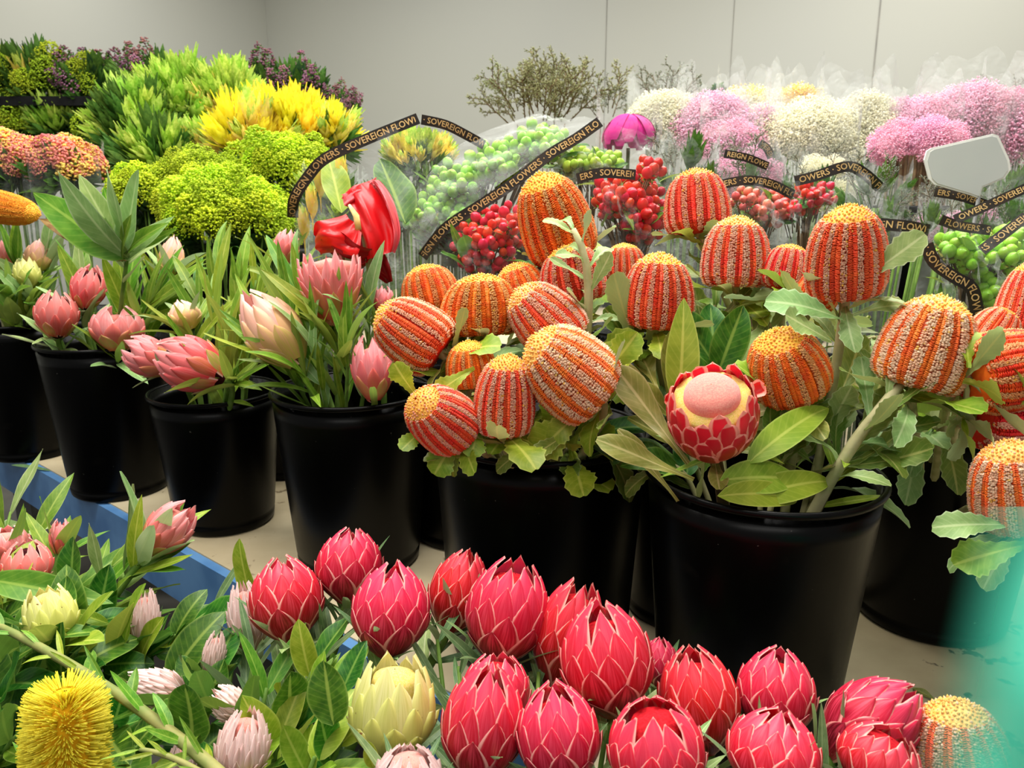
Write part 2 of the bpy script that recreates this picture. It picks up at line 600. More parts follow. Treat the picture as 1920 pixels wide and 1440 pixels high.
def add_leaf(th, kind, pos, d, ln, up=None, roll=0, name='leaf', wsc=1.0):
    me = R.choice(LEAF[kind]) if isinstance(kind, str) else R.choice(LEAF[R.choice(kind)])
    if up is None:
        up = V((R.uniform(-.4, .4), R.uniform(-.9, .1), 1))
    return ob(name, me, th, frame_y(V(pos) - th.location, d, up, (ln * wsc, ln, ln), roll))


def whorl(th, base, ax, n, kind, l0, l1, a0, a1, off=.0):
    ax = V(ax).normalized()
    x = ax.orthogonal().normalized()
    y = ax.cross(x)
    ph = R.random() * 6.3
    for i in range(n):
        a = ph + 2 * PI * i / n + R.uniform(-.35, .35)
        e = rad(R.uniform(a0, a1))           # angle away from the axis
        rdir = x * math.cos(a) + y * math.sin(a)
        d = ax * math.cos(e) + rdir * math.sin(e)
        p = V(base) - ax * (off * R.random())
        add_leaf(th, kind, p, d, R.uniform(l0, l1), ax * math.sin(e) - rdir * math.cos(e) + V((0, 0, .3)), R.uniform(-.3, .3))


def banksia_head(tag_, mats, seed, wide=1.0, red=1.0):
    rr = random.Random(seed)
    prof = [(0, .35), (.04, .44), (.14, .49), (.3, .5), (.5, .478), (.66, .436), (.79, .37), (.885, .285), (.955, .17), (1, .02)]
    bx, by = rr.uniform(-.05, .05), rr.uniform(-.05, .05)

    def rad_(z):
        for (z0, r0), (z1, r1) in zip(prof, prof[1:]):
            if z <= z1:
                k = (z - z0) / (z1 - z0)
                return r0 + (r1 - r0) * k
        return .02

    def off(z):
        return V((bx * z * z, by * z * z, 0))
    b = MB()
    b.lathe([(.02, -.01)] + [(r * .96, z * .965) for z, r in prof], 28, 0)
    b.v = [tuple(V(p) + off(p[2])) for p in b.v]
    NC, NR = 15, 46
    dz = V((0, 0, 1))
    for k in range(NC):
        a0 = 2 * PI * k / NC + rr.uniform(-.03, .03)
        sl = rr.uniform(-.06, .06)
        for j in range(NR):
            z = .01 + .85 * j / NR
            r = rad_(z)
            a = a0 + sl * z
            f = .5 / max(.25, r) * .9
            for sgn in (-1.5, -.5, .5, 1.5):            # a ridge is a file of woolly buds
                if rr.random() < .06:
                    continue
                aa = a + sgn * .050 * wide + rr.uniform(-.014, .014)
                er = V((math.cos(aa), math.sin(aa), 0))
                et = V((-math.sin(aa), math.cos(aa), 0))
                rz = r * (1.0 + rr.uniform(-.006, .016) + .018 - .012 * abs(sgn))
                b.octa(off(z) + er * rz + dz * (z + rr.uniform(-.011, .011)), er * .036, et * .0215 * wide * rr.uniform(.8, 1.2), dz * .0165 * rr.uniform(.8, 1.25), 1 if rr.random() < .95 else 3)
            # red styles bowed over the furrow beside it
            am = a + PI / NC
            for q in (-1, 1):
                p = []
                for h in range(4):
                    tt = h / 3
                    aa = am + q * (.0 + .112 * (1 - tt) * red)
                    er = V((math.cos(aa), math.sin(aa), 0))
                    p.append(off(z) + er * (r * (.97 + .075 * math.sin(PI * min(1, tt * .7 + .15)) * red)) + dz * (z + .012 * tt + rr.uniform(-.006, .006)))
                b.tube(p, [.012, .012, .012, .009], 3, 2, False)
    me = b.mesh('banksia_head_' + tag_, mats)
    c = MB()
    c.lathe([(rad_(z) * .985, z) for z in (.80, .84, .88, .92, .95, .98)] + [(.02, .995)], 24, 3)
    c.v = [tuple(V(p) + off(p[2])) for p in c.v]
    for i in range(420):
        tt = (i + .5) / 420
        z = 1.0 - .30 * tt ** .8
        r = rad_(min(z, .995)) * 1.0
        a = i * 2.39996
        er = V((math.cos(a), math.sin(a), 0))
        et = V((-math.sin(a), math.cos(a), 0))
        nn = (er * (tt ** .6) + dz * (1.15 - tt)).normalized()
        up2 = nn.cross(et)
        s_ = rr.uniform(.8, 1.25)
        c.octa(off(z) + er * r + dz * (z + rr.uniform(-.012, .012)), nn * .024 * s_, et * .018 * s_, up2 * .018 * s_, 3 if rr.random() > .12 + tt * .45 else 1)
    return me, c.mesh('banksia_crown_' + tag_, mats)


BH = {k: [banksia_head(k, BM[k], sd, w_, h) for sd, w_, h in q] for k, q in
      (('red', ((1, .8, 1.1), (2, .95, 1.0))), ('orange', ((3, .75, 1.2), (4, .9, 1.1))), ('cream', ((5, 1.15, .9), (6, 1.25, 1.0))), ('amber', ((7, 1.2, .8),)))}


def protea_head(name, mat, n=46, W=.36, widest=.42, close=.35, cs=.62, ct=.80, pw=2.0, tp=.75, ecurl=.05, rnd=False, flare=.0, low=.3, seed=1, blen=(.34, .75), narrow=1.0, core='red_core', nv=12, foot=.16, rough=.0, top_z=1.0, tipout=.016):
    rr = random.Random(seed)

    def RR(z):
        z = max(0, min(1.05, z))
        if z < widest:
            k = z / widest
            return foot + (.5 - foot) * math.sin(k * PI / 2) ** .9
        k = (z - widest) / (1 - widest)
        return .5 - (.5 - close) * min(1, k) ** pw
    b = MB()
    for i in range(n):
        tq = i / (n - 1)
        a0 = i * 2.39996 + rr.uniform(-.08, .08)
        zt = (low + (top_z - low) * tq ** tp) * (1 + rr.uniform(-.03, .02) - rough * rr.random())
        ln = blen[0] + (blen[1] - blen[0]) * tq
        zb = max(-.01, zt - ln)
        lay = .045 * (1 - tq)
        b.tier = tq
        lean = rr.uniform(-.06, .06)

        def fn(u, v):
            s = 2 * u - 1
            z = zb + (zt - zb) * v
            wd = W * .5 * narrow * ((.55 + .45 * math.sin(PI * min(1, v * .9 + .05))) if v < (.7 if rnd else .5) else (max(0, 1 - ((v - .7) / .3) ** 2) ** .5 if rnd else max(0, 1 - ((v - .5) / .5) ** 1.7) ** .85 * .99))
            wd = max(wd, .006)
            x = s * wd
            r = RR(z) + lay - .10 * (1 - tq) * (1 - v) * .3 + tipout * v ** 4 + flare * v * v - ecurl * s * s * (1 - .3 * tq) - .03 * tq
            rs = max(r, .05)
            a = a0 + x / max(rs, .12) + lean * v
            zz = z + (-.02 * s * s)
            return (rs * math.cos(a), rs * math.sin(a), zz)
        b.sheet(fn, 8, nv)
    b.tier = 1
    b.lathe([(.02, -.02)] + [(RR(z * ct) * cs, z * ct) for z in (.02, .1, .25, .45, .6, .75, .85, .92)] + [(.12, .97 * ct), (.01, ct)], 18, 1)
    return b.mesh(name, [mat, m[core]])


PH = {
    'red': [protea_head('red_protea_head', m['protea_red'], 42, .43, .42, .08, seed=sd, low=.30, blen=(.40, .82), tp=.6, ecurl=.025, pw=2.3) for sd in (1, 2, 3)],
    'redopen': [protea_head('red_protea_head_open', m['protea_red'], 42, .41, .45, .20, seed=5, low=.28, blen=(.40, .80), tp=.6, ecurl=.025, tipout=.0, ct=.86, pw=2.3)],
    'pale': [protea_head('pale_protea_head', m['protea_pale'], 36, .42, .38, .24, seed=7, core='yellow_felt', low=.3, blen=(.36, .8), rough=.08, ct=.84)],
    'blush': [protea_head('blush_protea_head', m['protea_blush'], 70, .17, .35, .10, seed=sd, core='pink_felt', low=.2, rough=.12, blen=(.3, .6), tipout=.04) for sd in (8, 9)],
    'pink': [protea_head('pink_protea_head', m['protea_pink'], 30, .42, .5, .20, seed=sd, core='pink_felt', low=.3, blen=(.34, .88), tipout=.0, pw=2.4) for sd in (10, 11)],
    'peach': [protea_head('peach_protea_head', m['protea_peach'], 30, .42, .42, .07, seed=12, core='pink_felt', low=.28, blen=(.34, .88), tipout=.0)],
    'rose': [protea_head('rose_protea_head', m['protea_rose'], 34, .34, .5, .15, seed=sd, core='dark_core', low=.3, blen=(.3, .8), tipout=.0, ct=.84) for sd in (13, 14)],
    'cup': [protea_head('open_protea_head', m['protea_pink'], 46, .26, .8, .47, seed=15, core='pink_felt', low=.4, blen=(.38, .88), tipout=.02, ct=.9, cs=.8)],
}


def flower(name, label, cat, px, py, w, h, ang, tilt, Y, head, root, rim, leaves, stem='stem', sr=.005, group=None, crown=None, headname='flower_head', neck=.06):
    ax = axis_of(ang, tilt, px, py)
    k = mpp(px, py, Y)
    W, H = w * k, h * k
    c = P(px, py, Y)
    base = c - ax * H * .5
    th = thing(name, label, cat, root, group)
    roll = R.random() * 6.28
    hd = ob(headname, head, th, frame_z(base - th.location, ax, roll, (W, W, H)))
    if crown is not None:
        ob('crown', crown, hd)
    pts = bez(base + ax * H * .06, base - ax * neck, V(rim), V(root), 12)
    b = MB()
    b.tube([p - th.location for p in pts], [sr * 1.25] + [sr] * 12, 7)
    ob('stem', b.mesh('stem', [m[stem]]), th)
    for lv in leaves:
        if lv[0] == 'whorl':
            _, n, kind, l0, l1, a0, a1 = lv[:7]
            whorl(th, base - ax * .004, ax, n, kind, l0, l1, a0, a1, lv[7] if len(lv) > 7 else .02)
        elif lv[0] == 'along':
            _, n, kind, l0, l1, t0, t1 = lv[:7]
            for i in range(n):
                tt = t0 + (t1 - t0) * (i + R.random()) / n
                f = tt * 12
                j = min(11, int(f))
                p = pts[j].lerp(pts[j + 1], f - j)
                d0 = (pts[j] - pts[j + 1]).normalized()
                a = i * 2.4 + R.random()
                x = d0.orthogonal().normalized()
                y = d0.cross(x)
                d = d0 * R.uniform(.5, 1.1) + (x * math.cos(a) + y * math.sin(a)) * R.uniform(.6, 1)
                add_leaf(th, kind, p, d, R.uniform(l0, l1))
        elif lv[0] == 'at':                 # a leaf from one photo spot to another
            _, kind, x0, y0, Y0, x1, y1, Y1 = lv[:8]
            p0, p1 = P(x0, y0, Y0), P(x1, y1, Y1)
            add_leaf(th, kind, p0, p1 - p0, (p1 - p0).length, lv[9] if len(lv) > 9 else V((R.uniform(-.3, .3), -.8, .7)), 0, 'leaf', lv[8] if len(lv) > 8 else 1)
    return th


# ------------------------------------------------------------------ the room
TZ = .75
b = MB()
b.slab([(-7, -3), (6, -3), (6, 10.5), (-7, 10.5)], -.1, 0)
struct('floor', b.mesh('floor', [m['floor']]))
wd = V((1.037, -.488, 0)).normalized()
cor = V((-2.76, 9.4, 0))
nrm = V((-wd.y, wd.x, 0))                   # away from the viewer


def wallbox(p0, p1, off, th_, z0, z1):
    b = MB()
    a, c = p0 + off, p1 + off
    q = off.normalized() * th_
    b.slab([(a.x, a.y), (c.x, c.y), (c.x + q.x, c.y + q.y), (a.x + q.x, a.y + q.y)][::1], z0, z1)
    return b


wb = wallbox(cor - wd * .1, cor + wd * 11, nrm * .001, .12, 0, 4.4)
struct('wall_back', wb.mesh('wall_back', [m['wall']], False))
ld = V((-wd.y * -1, -wd.x, 0))
ld = V((wd.y, -wd.x, 0))                    # along the left wall, towards the viewer
lw_ = wallbox(cor, cor + ld * 9, -wd * .001, .12, 0, 4.4)
struct('wall_left', lw_.mesh('wall_left', [m['wall']], False))
pw = 1.146
for i, (k, wid) in enumerate(((3.5, .006), (4.5, .006), (5.5, .012), (6.5, .014), (7.5, .014))):
    p = cor + wd * (pw * k)
    b = MB()
    q = wd * wid * .5
    o2 = -nrm * .004
    b.slab([(p.x - q.x, p.y - q.y), (p.x + q.x, p.y + q.y), (p.x + q.x + o2.x, p.y + q.y + o2.y), (p.x - q.x + o2.x, p.y - q.y + o2.y)][::-1], 0, 4.4)
    struct('trim_%d' % (i + 1), b.mesh('panel_seam', [m['seam']], False))

# ------------------------------------------------------------------ display tables
ed = V((.77, -.645, 0)).normalized()
en = V((.645, .77, 0)).normalized()        # away from the viewer
cn = V((.29, .70, 0))                       # front corner where two decks meet
cd = V((.463, .886, 0)).normalized()


def deck(name, label, A, B, C, D, z, mat, loc, lip=True):
    th = thing(name, label, 'table', loc)
    L = V(loc)
    b = MB()
    b.slab([(p.x - L.x, p.y - L.y) for p in (A, B, C, D)], z - .03 - L.z, z - L.z)
    ob('table_top', b.mesh('table_top', [m[mat]], False), th)
    if lip:
        b = MB()
        q = -(en * .02)
        s0, s1 = A, B
        b.slab([(s0.x - L.x + q.x, s0.y - L.y + q.y), (s1.x - L.x + q.x, s1.y - L.y + q.y), (s1.x - L.x, s1.y - L.y), (s0.x - L.x, s0.y - L.y)], z - .13 - L.z, z - .003 - L.z)
        ob('front_rail', b.mesh('front_rail', [m['blue']], False), th)
    for p, s in ((A, 1), (B, 1), (C, 1), (D, 1)):
        cc = (A + B + C + D) / 4
        q = p + (cc - p).normalized() * .12 - L
        b = MB()
        b.box((q.x - .03, q.y - .03, -L.z), (q.x + .03, q.y + .03, z - .03 - L.z))
        ob('leg', b.mesh('table_leg', [m['steel']], False), th)
    return th


A = V((-2.10, 2.70, 0))
deck('display_table', 'long beige board table with blue front rail under the row of black buckets', A, cn, cn + cd * 2.257, cn + cd * 2.2 + V((-1.2, .05, 0)), TZ, 'board', (-.3, 1.9, 0))
B2 = cn + ed * .012 + V((.008, .003, 0))
deck('display_table', 'stained pale board table at right below the overhanging banksias', B2, B2 + ed * 1.5, V((2.7, 2.7, 0)), B2 + cd * 2.257, TZ - .016, 'board_dirty', (1.2, 1.4, 0))
bt = thing('back_bench', 'long raised bench at the back under the gypsophila and leafy bunches', 'table', (.3, 3.6, 0))
b = MB()
b.box((-2.3, -.84, .91), (2.6, 1.0, .945))
ob('table_top', b.mesh('bench_top', [m['board']], False), bt)
for x in (-2.2, 0, 2.5):
    for y in (-.76, .9):
        b = MB()
        b.box((x - .03, y - .03, 0), (x + .03, y + .03, .91))
        ob('leg', b.mesh('bench_leg', [m['steel']], False), bt)
b = MB()
th = thing('low_shelf', 'low dark shelf in front of the table carrying the front buckets', 'shelf', (-.3, .5, 0))
b.box((-1.3, -.75, .30), (1.2, .62, .33))
A_ = [(-1.3, .62)]
bb = MB()
sh = [(-1.75, 1.95), (-1.75, .2), (.3, -.35), (.62, .12)]
bb.slab([(x + .3, y - .5) for x, y in sh], .30, .33)
ob('shelf_board', bb.mesh('shelf_board', [m['black']], False), th)
for x, y in ((-1.65, .4), (-1.65, 1.7), (.22, -.2), (.5, .1)):
    b = MB()
    b.box((x + .28, y - .52, 0), (x + .32, y - .48, .30))
    ob('leg', b.mesh('shelf_leg', [m['steel']], False), th)


# ------------------------------------------------------------------ buckets
def bucket(label, x, y, z, h, r1, r0, group=None, name='flower_bucket', rim=True):
    th = thing(name, label, 'bucket', (x, y, z), group)
    b = MB()
    k = (r1 - r0) / h
    b.lathe([(.0, .0), (r0 - .006, 0), (r0, .006), (r0 + k * .02, .02), (r0 + k * .022 - .003, .024), (r0 + k * .03, .03), (r0 + k * (h - .045), h - .045), (r0 + k * h - .002, h - .02), (r1 - .004, h - .02),
             (r1 - .005, h - .004), (r1 - .010, h - .03), (r0 - .004, .01), (0, .01)], 56)
    ob('body', b.mesh('bucket_body', [m['bucket']]), th)
    b = MB()
    n, q = 64, 8
    for j in range(1):
        vs, fs = [], []
        for i in range(n):
            a = 2 * PI * i / n
            for e in range(q):
                g = 2 * PI * e / q
                r = r1 + .0045 * math.cos(g)
                vs.append((r * math.cos(a), r * math.sin(a), h - .005 + .005 * math.sin(g)))
        for i in range(n):
            for e in range(q):
                fs.append((i * q + e, ((i + 1) % n) * q + e, ((i + 1) % n) * q + (e + 1) % q, i * q + (e + 1) % q))
        b.add(vs, fs)
    ob('rim', b.mesh('bucket_rim', [m['bucket']]), th)
    return th


BK = {}


def place_bucket(k, label, x, y, z, h, r1, r0, group=None):
    BK[k] = (V((x, y, z)), h, r1, r0)
    return bucket(label, x, y, z, h, r1, r0, group)


FR = 'black buckets along the table edge'
place_bucket('Z', 'black bucket cut off by the left photo edge, leftmost on the table', -1.40, 2.16, TZ, .39, .15, .115, FR)
place_bucket('A', 'black bucket second from left with red tipped pink buds at its rim', -1.00, 1.87, TZ, .385, .15, .115, FR)
place_bucket('C', 'short black bucket with rosy protea leaning over its left rim', -.66, 1.665, TZ, .31, .137, .107, FR)
place_bucket('D', 'black bucket with scratch marks holding tall strap leaves and pink proteas', -.315, 1.475, TZ, .36, .153, .122, FR)
place_bucket('E', 'black bucket beneath the tight cluster of orange banksias', .045, 1.17, TZ, .37, .168, .145, FR)
place_bucket('G', 'big black bucket beneath the open red protea, nearest the front corner', .33, .965, TZ, .375, .15, .118, FR)
place_bucket('H', 'black bucket on the stained board at the right', .76, 1.28, TZ - .016, .375, .155, .125, FR)


def inroot(k, lean=None, spread=.5):
    c, h, r1, r0 = BK[k]
    a = R.random() * 6.28
    q = r0 * spread * math.sqrt(R.random())
    root = c + V((q * math.cos(a), q * math.sin(a), .015))
    rim = c + V((0, 0, h))
    if lean is not None:
        d = V((lean.x - c.x, lean.y - c.y, 0))
        if d.length > r1 * .5:
            d = d.normalized() * r1 * .5
        rim = rim + d
    return root, rim


# ------------------------------------------------------------------ scarlet banksias
BL = [('whorl', 7, ['banksia', 'blime'], .065, .10, 66, 105)]
BG = [('whorl', 7, ['bglauc', 'banksia', 'blime'], .07, .10, 64, 108)]
BO = [('whorl', 7, ['banksia', 'bolive', 'blime'], .065, .10, 66, 106), ('along', 6, ['banksia', 'blime', 'bglauc'], .08, .12, .08, .5)]
BAN = [
    # px, py, w, h, ang, tilt, Y, colour, bucket, leaves, label
    (1037, 405, 132, 165, -18, 22, 1.22, 'orange', 'E', BG, 'tall orange banksia head touching the red berries, highest of the middle bunch'),
    (1306, 378, 118, 118, -4, 2, 1.32, 'red', 'H2', BO, 'red and pink striped banksia head just right of the red berry bunch'),
    (1380, 472, 122, 130, 3, 8, 1.20, 'cream', 'H2', BO, 'pale orange striped banksia below and right of the red striped one'),
    (1585, 470, 142, 170, 0, 20, .98, 'red', 'G', [('whorl', 5, 'bglauc', .07, .10, 50, 95), ('along', 4, 'bglauc', .06, .08, .12, .3)] + [('at', 'bglauc', 1580, 600, .95, 1460, 540, .93, 1.2), ('at', 'bglauc', 1600, 590, .95, 1735, 540, .93, 1.1), ('at', 'bglauc', 1610, 530, .95, 1735, 440, .93, 1.3), ('at', 'bglauc', 1560, 640, .94, 1470, 590, .92, 1.5)], 'upright banksia with yellow cap on a thick straight stem, tallest at right'),
    (1236, 545, 128, 140, 5, 10, 1.10, 'red', 'E2', BO + [('at', 'straplime', 1272, 760, .97, 1290, 555, 1.0, 2.4)], 'red striped banksia in the middle among leaves, left of a tall narrow leaf'),
    (1475, 680, 142, 135, -16, 28, .96, 'orange', 'G', BO, 'squat orange banksia directly right of the open red protea'),
    (1742, 640, 165, 175, 20, 12, .92, 'cream', 'H', BG, 'large banksia with orange cap beside the pale green berries at right'),
    (1058, 692, 158, 172, -52, 10, .97, 'cream', 'E', BG, 'large pale striped banksia leaning left, front right of the middle cluster'),
    (1018, 592, 122, 140, -42, 6, 1.07, 'cream', 'E', BO, 'pale banksia leaning left just behind the largest leaning one'),
    (945, 738, 112, 150, 1, 16, .97, 'red', 'E', BL, 'upright banksia with yellow cap at the front centre of the cluster'),
    (822, 778, 118, 135, -48, 42, .95, 'red', 'E', [('whorl', 7, ['blime', 'banksia'], .05, .075, 60, 105)], 'red banksia facing the viewer at the lower left end of the cluster'),
    (882, 680, 92, 85, -8, 15, 1.05, 'orange', 'E', BL, 'small orange banksia head half hidden behind the upright front one'),
    (768, 622, 125, 140, -56, 0, 1.08, 'red', 'E', BO, 'red banksia pointing left beside the pink proteas'),
    (898, 572, 145, 115, -4, 4, 1.14, 'orange', 'E', BO, 'broad bright orange banksia at the back of the cluster'),
    (805, 540, 105, 90, -15, 2, 1.22, 'orange', 'E', BL, 'orange banksia behind the left pointing red one'),
    (975, 540, 100, 95, -20, 5, 1.20, 'orange', 'E', BL, 'orange banksia between the broad one and the tall one'),
    (1068, 515, 120, 110, -15, 6, 1.17, 'red', 'E', BG, 'red orange banksia behind a grey green leafy stem'),
    (1172, 492, 78, 70, 0, 5, 1.30, 'red', 'E2', BO, 'small red banksia right of the grey leafy stem below the berries'),
    (1478, 500, 92, 85, 12, 4, 1.16, 'red', 'H2', BG, 'half hidden red orange banksia left of the tallest upright one'),
    (1535, 540, 80, 70, 25, 0, 1.12, 'orange', 'H2', BG, 'orange banksia tucked low behind the tallest upright stem'),
    (1905, 690, 150, 170, 78, 0, .88, 'orange', 'H', BG, 'bright orange banksia pointing right, cut by the right photo edge'),
    (1900, 775, 130, 150, 84, -5, .90, 'red', 'H', BG, 'dark red striped banksia under the bright orange one at the right edge'),
    (1900, 905, 150, 170, -8, 14, .80, 'cream', 'H', [('whorl', 6, 'bglauc', .07, .095, 75, 115)] + [('at', 'bglauc', 1900, 985, .77, 1768, 975, .76, 1.1), ('at', 'blime', 1930, 1020, .76, 1800, 1048, .75, 1.2)], 'lowest hanging banksia at the right edge with toothed leaves beneath'),
    (1915, 565, 80, 150, 14, 4, 1.02, 'red', 'H', BG, 'red banksia at the right edge beside pale green berries'),
    (1868, 622, 90, 90, 40, 0, .99, 'red', 'H', BG + [('at', 'blime', 1815, 690, .86, 1818, 600, .88, 1.2)], 'small red banksia head at right, behind a round yellow green leaf'),
    (1798, 1396, 165, 165, -5, 5, .60, 'cream', 'FX', [('whorl', 4, 'bolive', .04, .05, 60, 100)], 'faded banksia at the lower right corner behind the teal film'),
]
place_bucket('E2', 'black bucket hidden behind the banksia cluster', .31, 1.27, TZ, .37, .114, .10, FR)
place_bucket('H2', 'black bucket at the back between two banksia buckets', .62, 1.70, TZ, .37, .14, .11, FR)
place_bucket('D2', 'added black bucket darkening the gap behind the strap leaved one and the banksia cluster', -.10, 1.60, TZ, .37, .145, .115, FR)  # holds no stems, added to darken the bare deck in the gap
place_bucket('C2', 'added black bucket darkening the space behind the short one, mostly covered by green leaves', -.62, 2.02, TZ, .37, .145, .115, FR)  # empty too, added to darken what shows past the short bucket
place_bucket('FX', 'black front bucket under the faded banksia at lower right', .50, .20, .33, .36, .13, .10, 'front buckets on the low shelf')
BG_ = 'scarlet banksia stems'
for (px, py, w, h, ang, tilt, Y, colr, bk, lv, lab) in BAN:
    root, rim = inroot(bk, P(px, py, Y))
    hd, cr = R.choice(BH[colr])
    flower('banksia', lab, 'flower', px, py, w, h, ang, tilt, Y, hd, root, rim, lv, 'stem_pale', .0065, BG_, cr)

# the open protea in the front bucket
b = MB()
me = protea_head('cup_protea_head', m['protea_scarlet'], 50, .25, .60, .46, seed=31, low=.34, blen=(.34, .66), rnd=True, ecurl=.02, core='yellow_felt', tipout=-.03, foot=.24, cs=.84, ct=.84, rough=.05)
root, rim = inroot('G', P(1335, 800, .85))
th = flower('open_protea', 'open red protea with pink felt dome showing, front of the big bucket', 'flower', 1336, 780, 172, 175, -2, 46, .86, me, root, rim,
            [('whorl', 6, ['bolive', 'straplime'], .07, .10, 60, 95), ('at', 'straplime', 1400, 870, .86, 1590, 700, .9, 1.7), ('at', 'straplime', 1380, 940, .84, 1620, 860, .86, 1.7),
             ('at', 'bolive', 1300, 900, .84, 1120, 820, .86, .8), ('at', 'bolive', 1290, 870, .86, 1150, 680, .95, .8), ('at', 'straplime', 1345, 930, .82, 1560, 905, .84, 1.7),
             ('at', 'bolive', 1270, 940, .86, 1165, 800, .88, .6), ('at', 'straplime', 1350, 900, .84, 1530, 880, .86, 2.2)], 'stem_brown', .008)
ax = axis_of(-2, 46, 1336, 780)
k = mpp(1336, 780, .86)
base = P(1336, 780, .86) - ax * 175 * k * .5
b = MB()
b.lathe([(.28, .60), (.30, .78), (.29, .86), (.25, .915), (.18, .95), (.1, .975), (.005, .985)], 32)
ob('flower_dome', b.mesh('flower_dome', [m['pink_felt']]), th, frame_z(base - th.location, ax, 0, (172 * k, 172 * k, 175 * k)))
for lx, ly, ex, ey in ((1322, 735, 1305, 688), (1385, 745, 1432, 722), (1280, 762, 1246, 742), (1355, 735, 1358, 700)):
    p0, p1 = P(lx, ly, .87), P(ex, ey, .87)
    q = (p1 - p0).normalized()
    sd = q.cross(FWD).normalized()
    b = MB()
    b.tier = .8
    L_ = (p1 - p0).length

    def fn(u, v):
        s_ = 2 * u - 1
        return p0 + (p1 - p0) * v + sd * (s_ * L_ * (.16 + .22 * v) * math.sqrt(max(.02, 1 - max(0, (v - .75) / .25) ** 2))) - FWD * (.006 * s_ * s_) - th.location
    b.sheet(fn, 6, 10)
    ob('loose_bract', b.mesh('loose_bract', [m['protea_scarlet']]), th)

# leafy banksia stems without a head, filling the buckets
FILL = 'leafy stems filling the banksia buckets'


def sprig(name, label, cat, top, root, rim, n, kind, l0, l1, t0=0.0, t1=.55, stem='stem_pale', sr=.005, group=None, ups=True, spread=(.6, 1.0), mid=None):
    th = thing(name, label, cat, root, group)
    pts = bez(V(top), V(mid) if mid is not None else V(top) + (V(rim) - V(top)) * .4, V(rim), V(root), 12)
    b = MB()
    b.tube([p - th.location for p in pts], [sr * .5] + [sr * (.6 + .4 * i / 12) for i in range(1, 13)], 6)
    ob('stem', b.mesh('stem', [m[stem]]), th)
    for i in range(n):
        tt = t0 + (t1 - t0) * (i + R.random() * .8) / n
        f = tt * 12
        j = min(11, int(f))
        p = pts[j].lerp(pts[j + 1], f - j)
        d0 = (pts[j] - pts[j + 1]).normalized()
        a = i * 2.4 + R.random() * .6
        x = d0.orthogonal().normalized()
        y = d0.cross(x)
        lift = R.uniform(.5, 1.2) * (1.6 if i < 3 else 1)
        d = d0 * lift + (x * math.cos(a) + y * math.sin(a)) * R.uniform(*spread)
        add_leaf(th, kind, p, d, R.uniform(l0, l1))
    return th


for (px, py, Y, bk, kind) in [
    (1190, 640, 1.05, 'E2', ['banksia', 'blime']), (1290, 620, 1.15, 'E2', ['banksia', 'bglauc']), (1340, 560, 1.2, 'E2', ['banksia', 'bolive']), (1400, 600, 1.1, 'H2', ['banksia', 'bolive']),
    (1440, 590, 1.12, 'H2', ['bglauc', 'banksia']), (1540, 640, 1.05, 'H2', ['banksia']), (1640, 620, 1.08, 'H2', ['bglauc', 'banksia']), (1660, 700, 1.0, 'H', ['bglauc', 'banksia']),
    (1340, 660, 1.02, 'G', ['banksia', 'wide']), (1230, 720, .98, 'G', ['banksia', 'bolive']), (1560, 760, .95, 'G', ['banksia', 'bglauc']), (1650, 790, .92, 'G', ['banksia', 'bglauc']),
    (1750, 790, .95, 'H', ['banksia', 'bglauc']), (1130, 800, 1.0, 'E', ['banksia', 'wide']), (1070, 830, 1.0, 'E', ['banksia', 'blime']), (1700, 800, .98, 'H', ['bglauc']),
    (1820, 660, .98, 'H', ['blime']), (870, 650, 1.12, 'E', ['banksia']), (1250, 860, .95, 'G', ['banksia', 'wide']), (1460, 860, .93, 'G', ['bolive', 'banksia']), (1580, 860, .9, 'G', ['banksia', 'straplime']),
    (1500, 780, 1.0, 'G', ['banksia', 'bolive']), (1420, 760, 1.05, 'G', ['banksia', 'bolive']),
]:
    top = P(px, py + 12, Y + .04)
    root, rim = inroot(bk, top)
    sprig('leafy_sprig', 'leafy banksia stem without a flower among the banksia heads', 'foliage', top, root, rim, 8, kind, .075, .125, group=FILL)
root, rim = inroot('E', P(960, 800, 1.0))
th = sprig('leafy_sprig', 'low collar of toothed lime leaves hanging under the banksia cluster', 'foliage', P(960, 800, .99), root, rim, 3, ['blime'], .06, .08, .1, .3)
for kd, x0, y0, x1, y1, ws in (('blime', 900, 790, 885, 850, 1.5), ('blime', 930, 800, 850, 835, 1.2), ('blime', 1090, 770, 1010, 840, 1.3), ('blime', 1100, 765, 1035, 815, 1.0), ('banksia', 1010, 830, 925, 868, .9), ('blime', 860, 820, 815, 880, 1.3),
                               ('blime', 800, 800, 757, 838, 1.3), ('blime', 1120, 720, 1185, 640, 1.1), ('blime', 890, 690, 820, 730, 1.0), ('banksia', 1080, 800, 1000, 860, .9), ('blime', 780, 740, 745, 700, 1.1)):
    p0, p1 = P(x0, y0, .97), P(x1, y1, .94)
    add_leaf(th, kd, p0, p1 - p0, (p1 - p0).length * 1.1, V((R.uniform(-.3, .3), -.9, .5)), 0, 'leaf', ws)
root, rim = inroot('E', P(1190, 700, 1.0))
th = sprig('leafy_sprig', 'grey green leafy stem rising left of the middle between banksias', 'foliage', P(1075, 430, 1.10), root, rim, 12, ['bglauc'], .05, .075, 0, .4, sr=.009, mid=P(1150, 540, 1.06))
root, rim = inroot('G', P(1560, 820, .88))
sprig('leafy_sprig', 'thick pale forked stem slanting over the rim at right', 'foliage', P(1690, 720, .90), root, rim, 8, ['bglauc', 'banksia'], .07, .1, .05, .5, sr=.010, mid=P(1610, 810, .88))

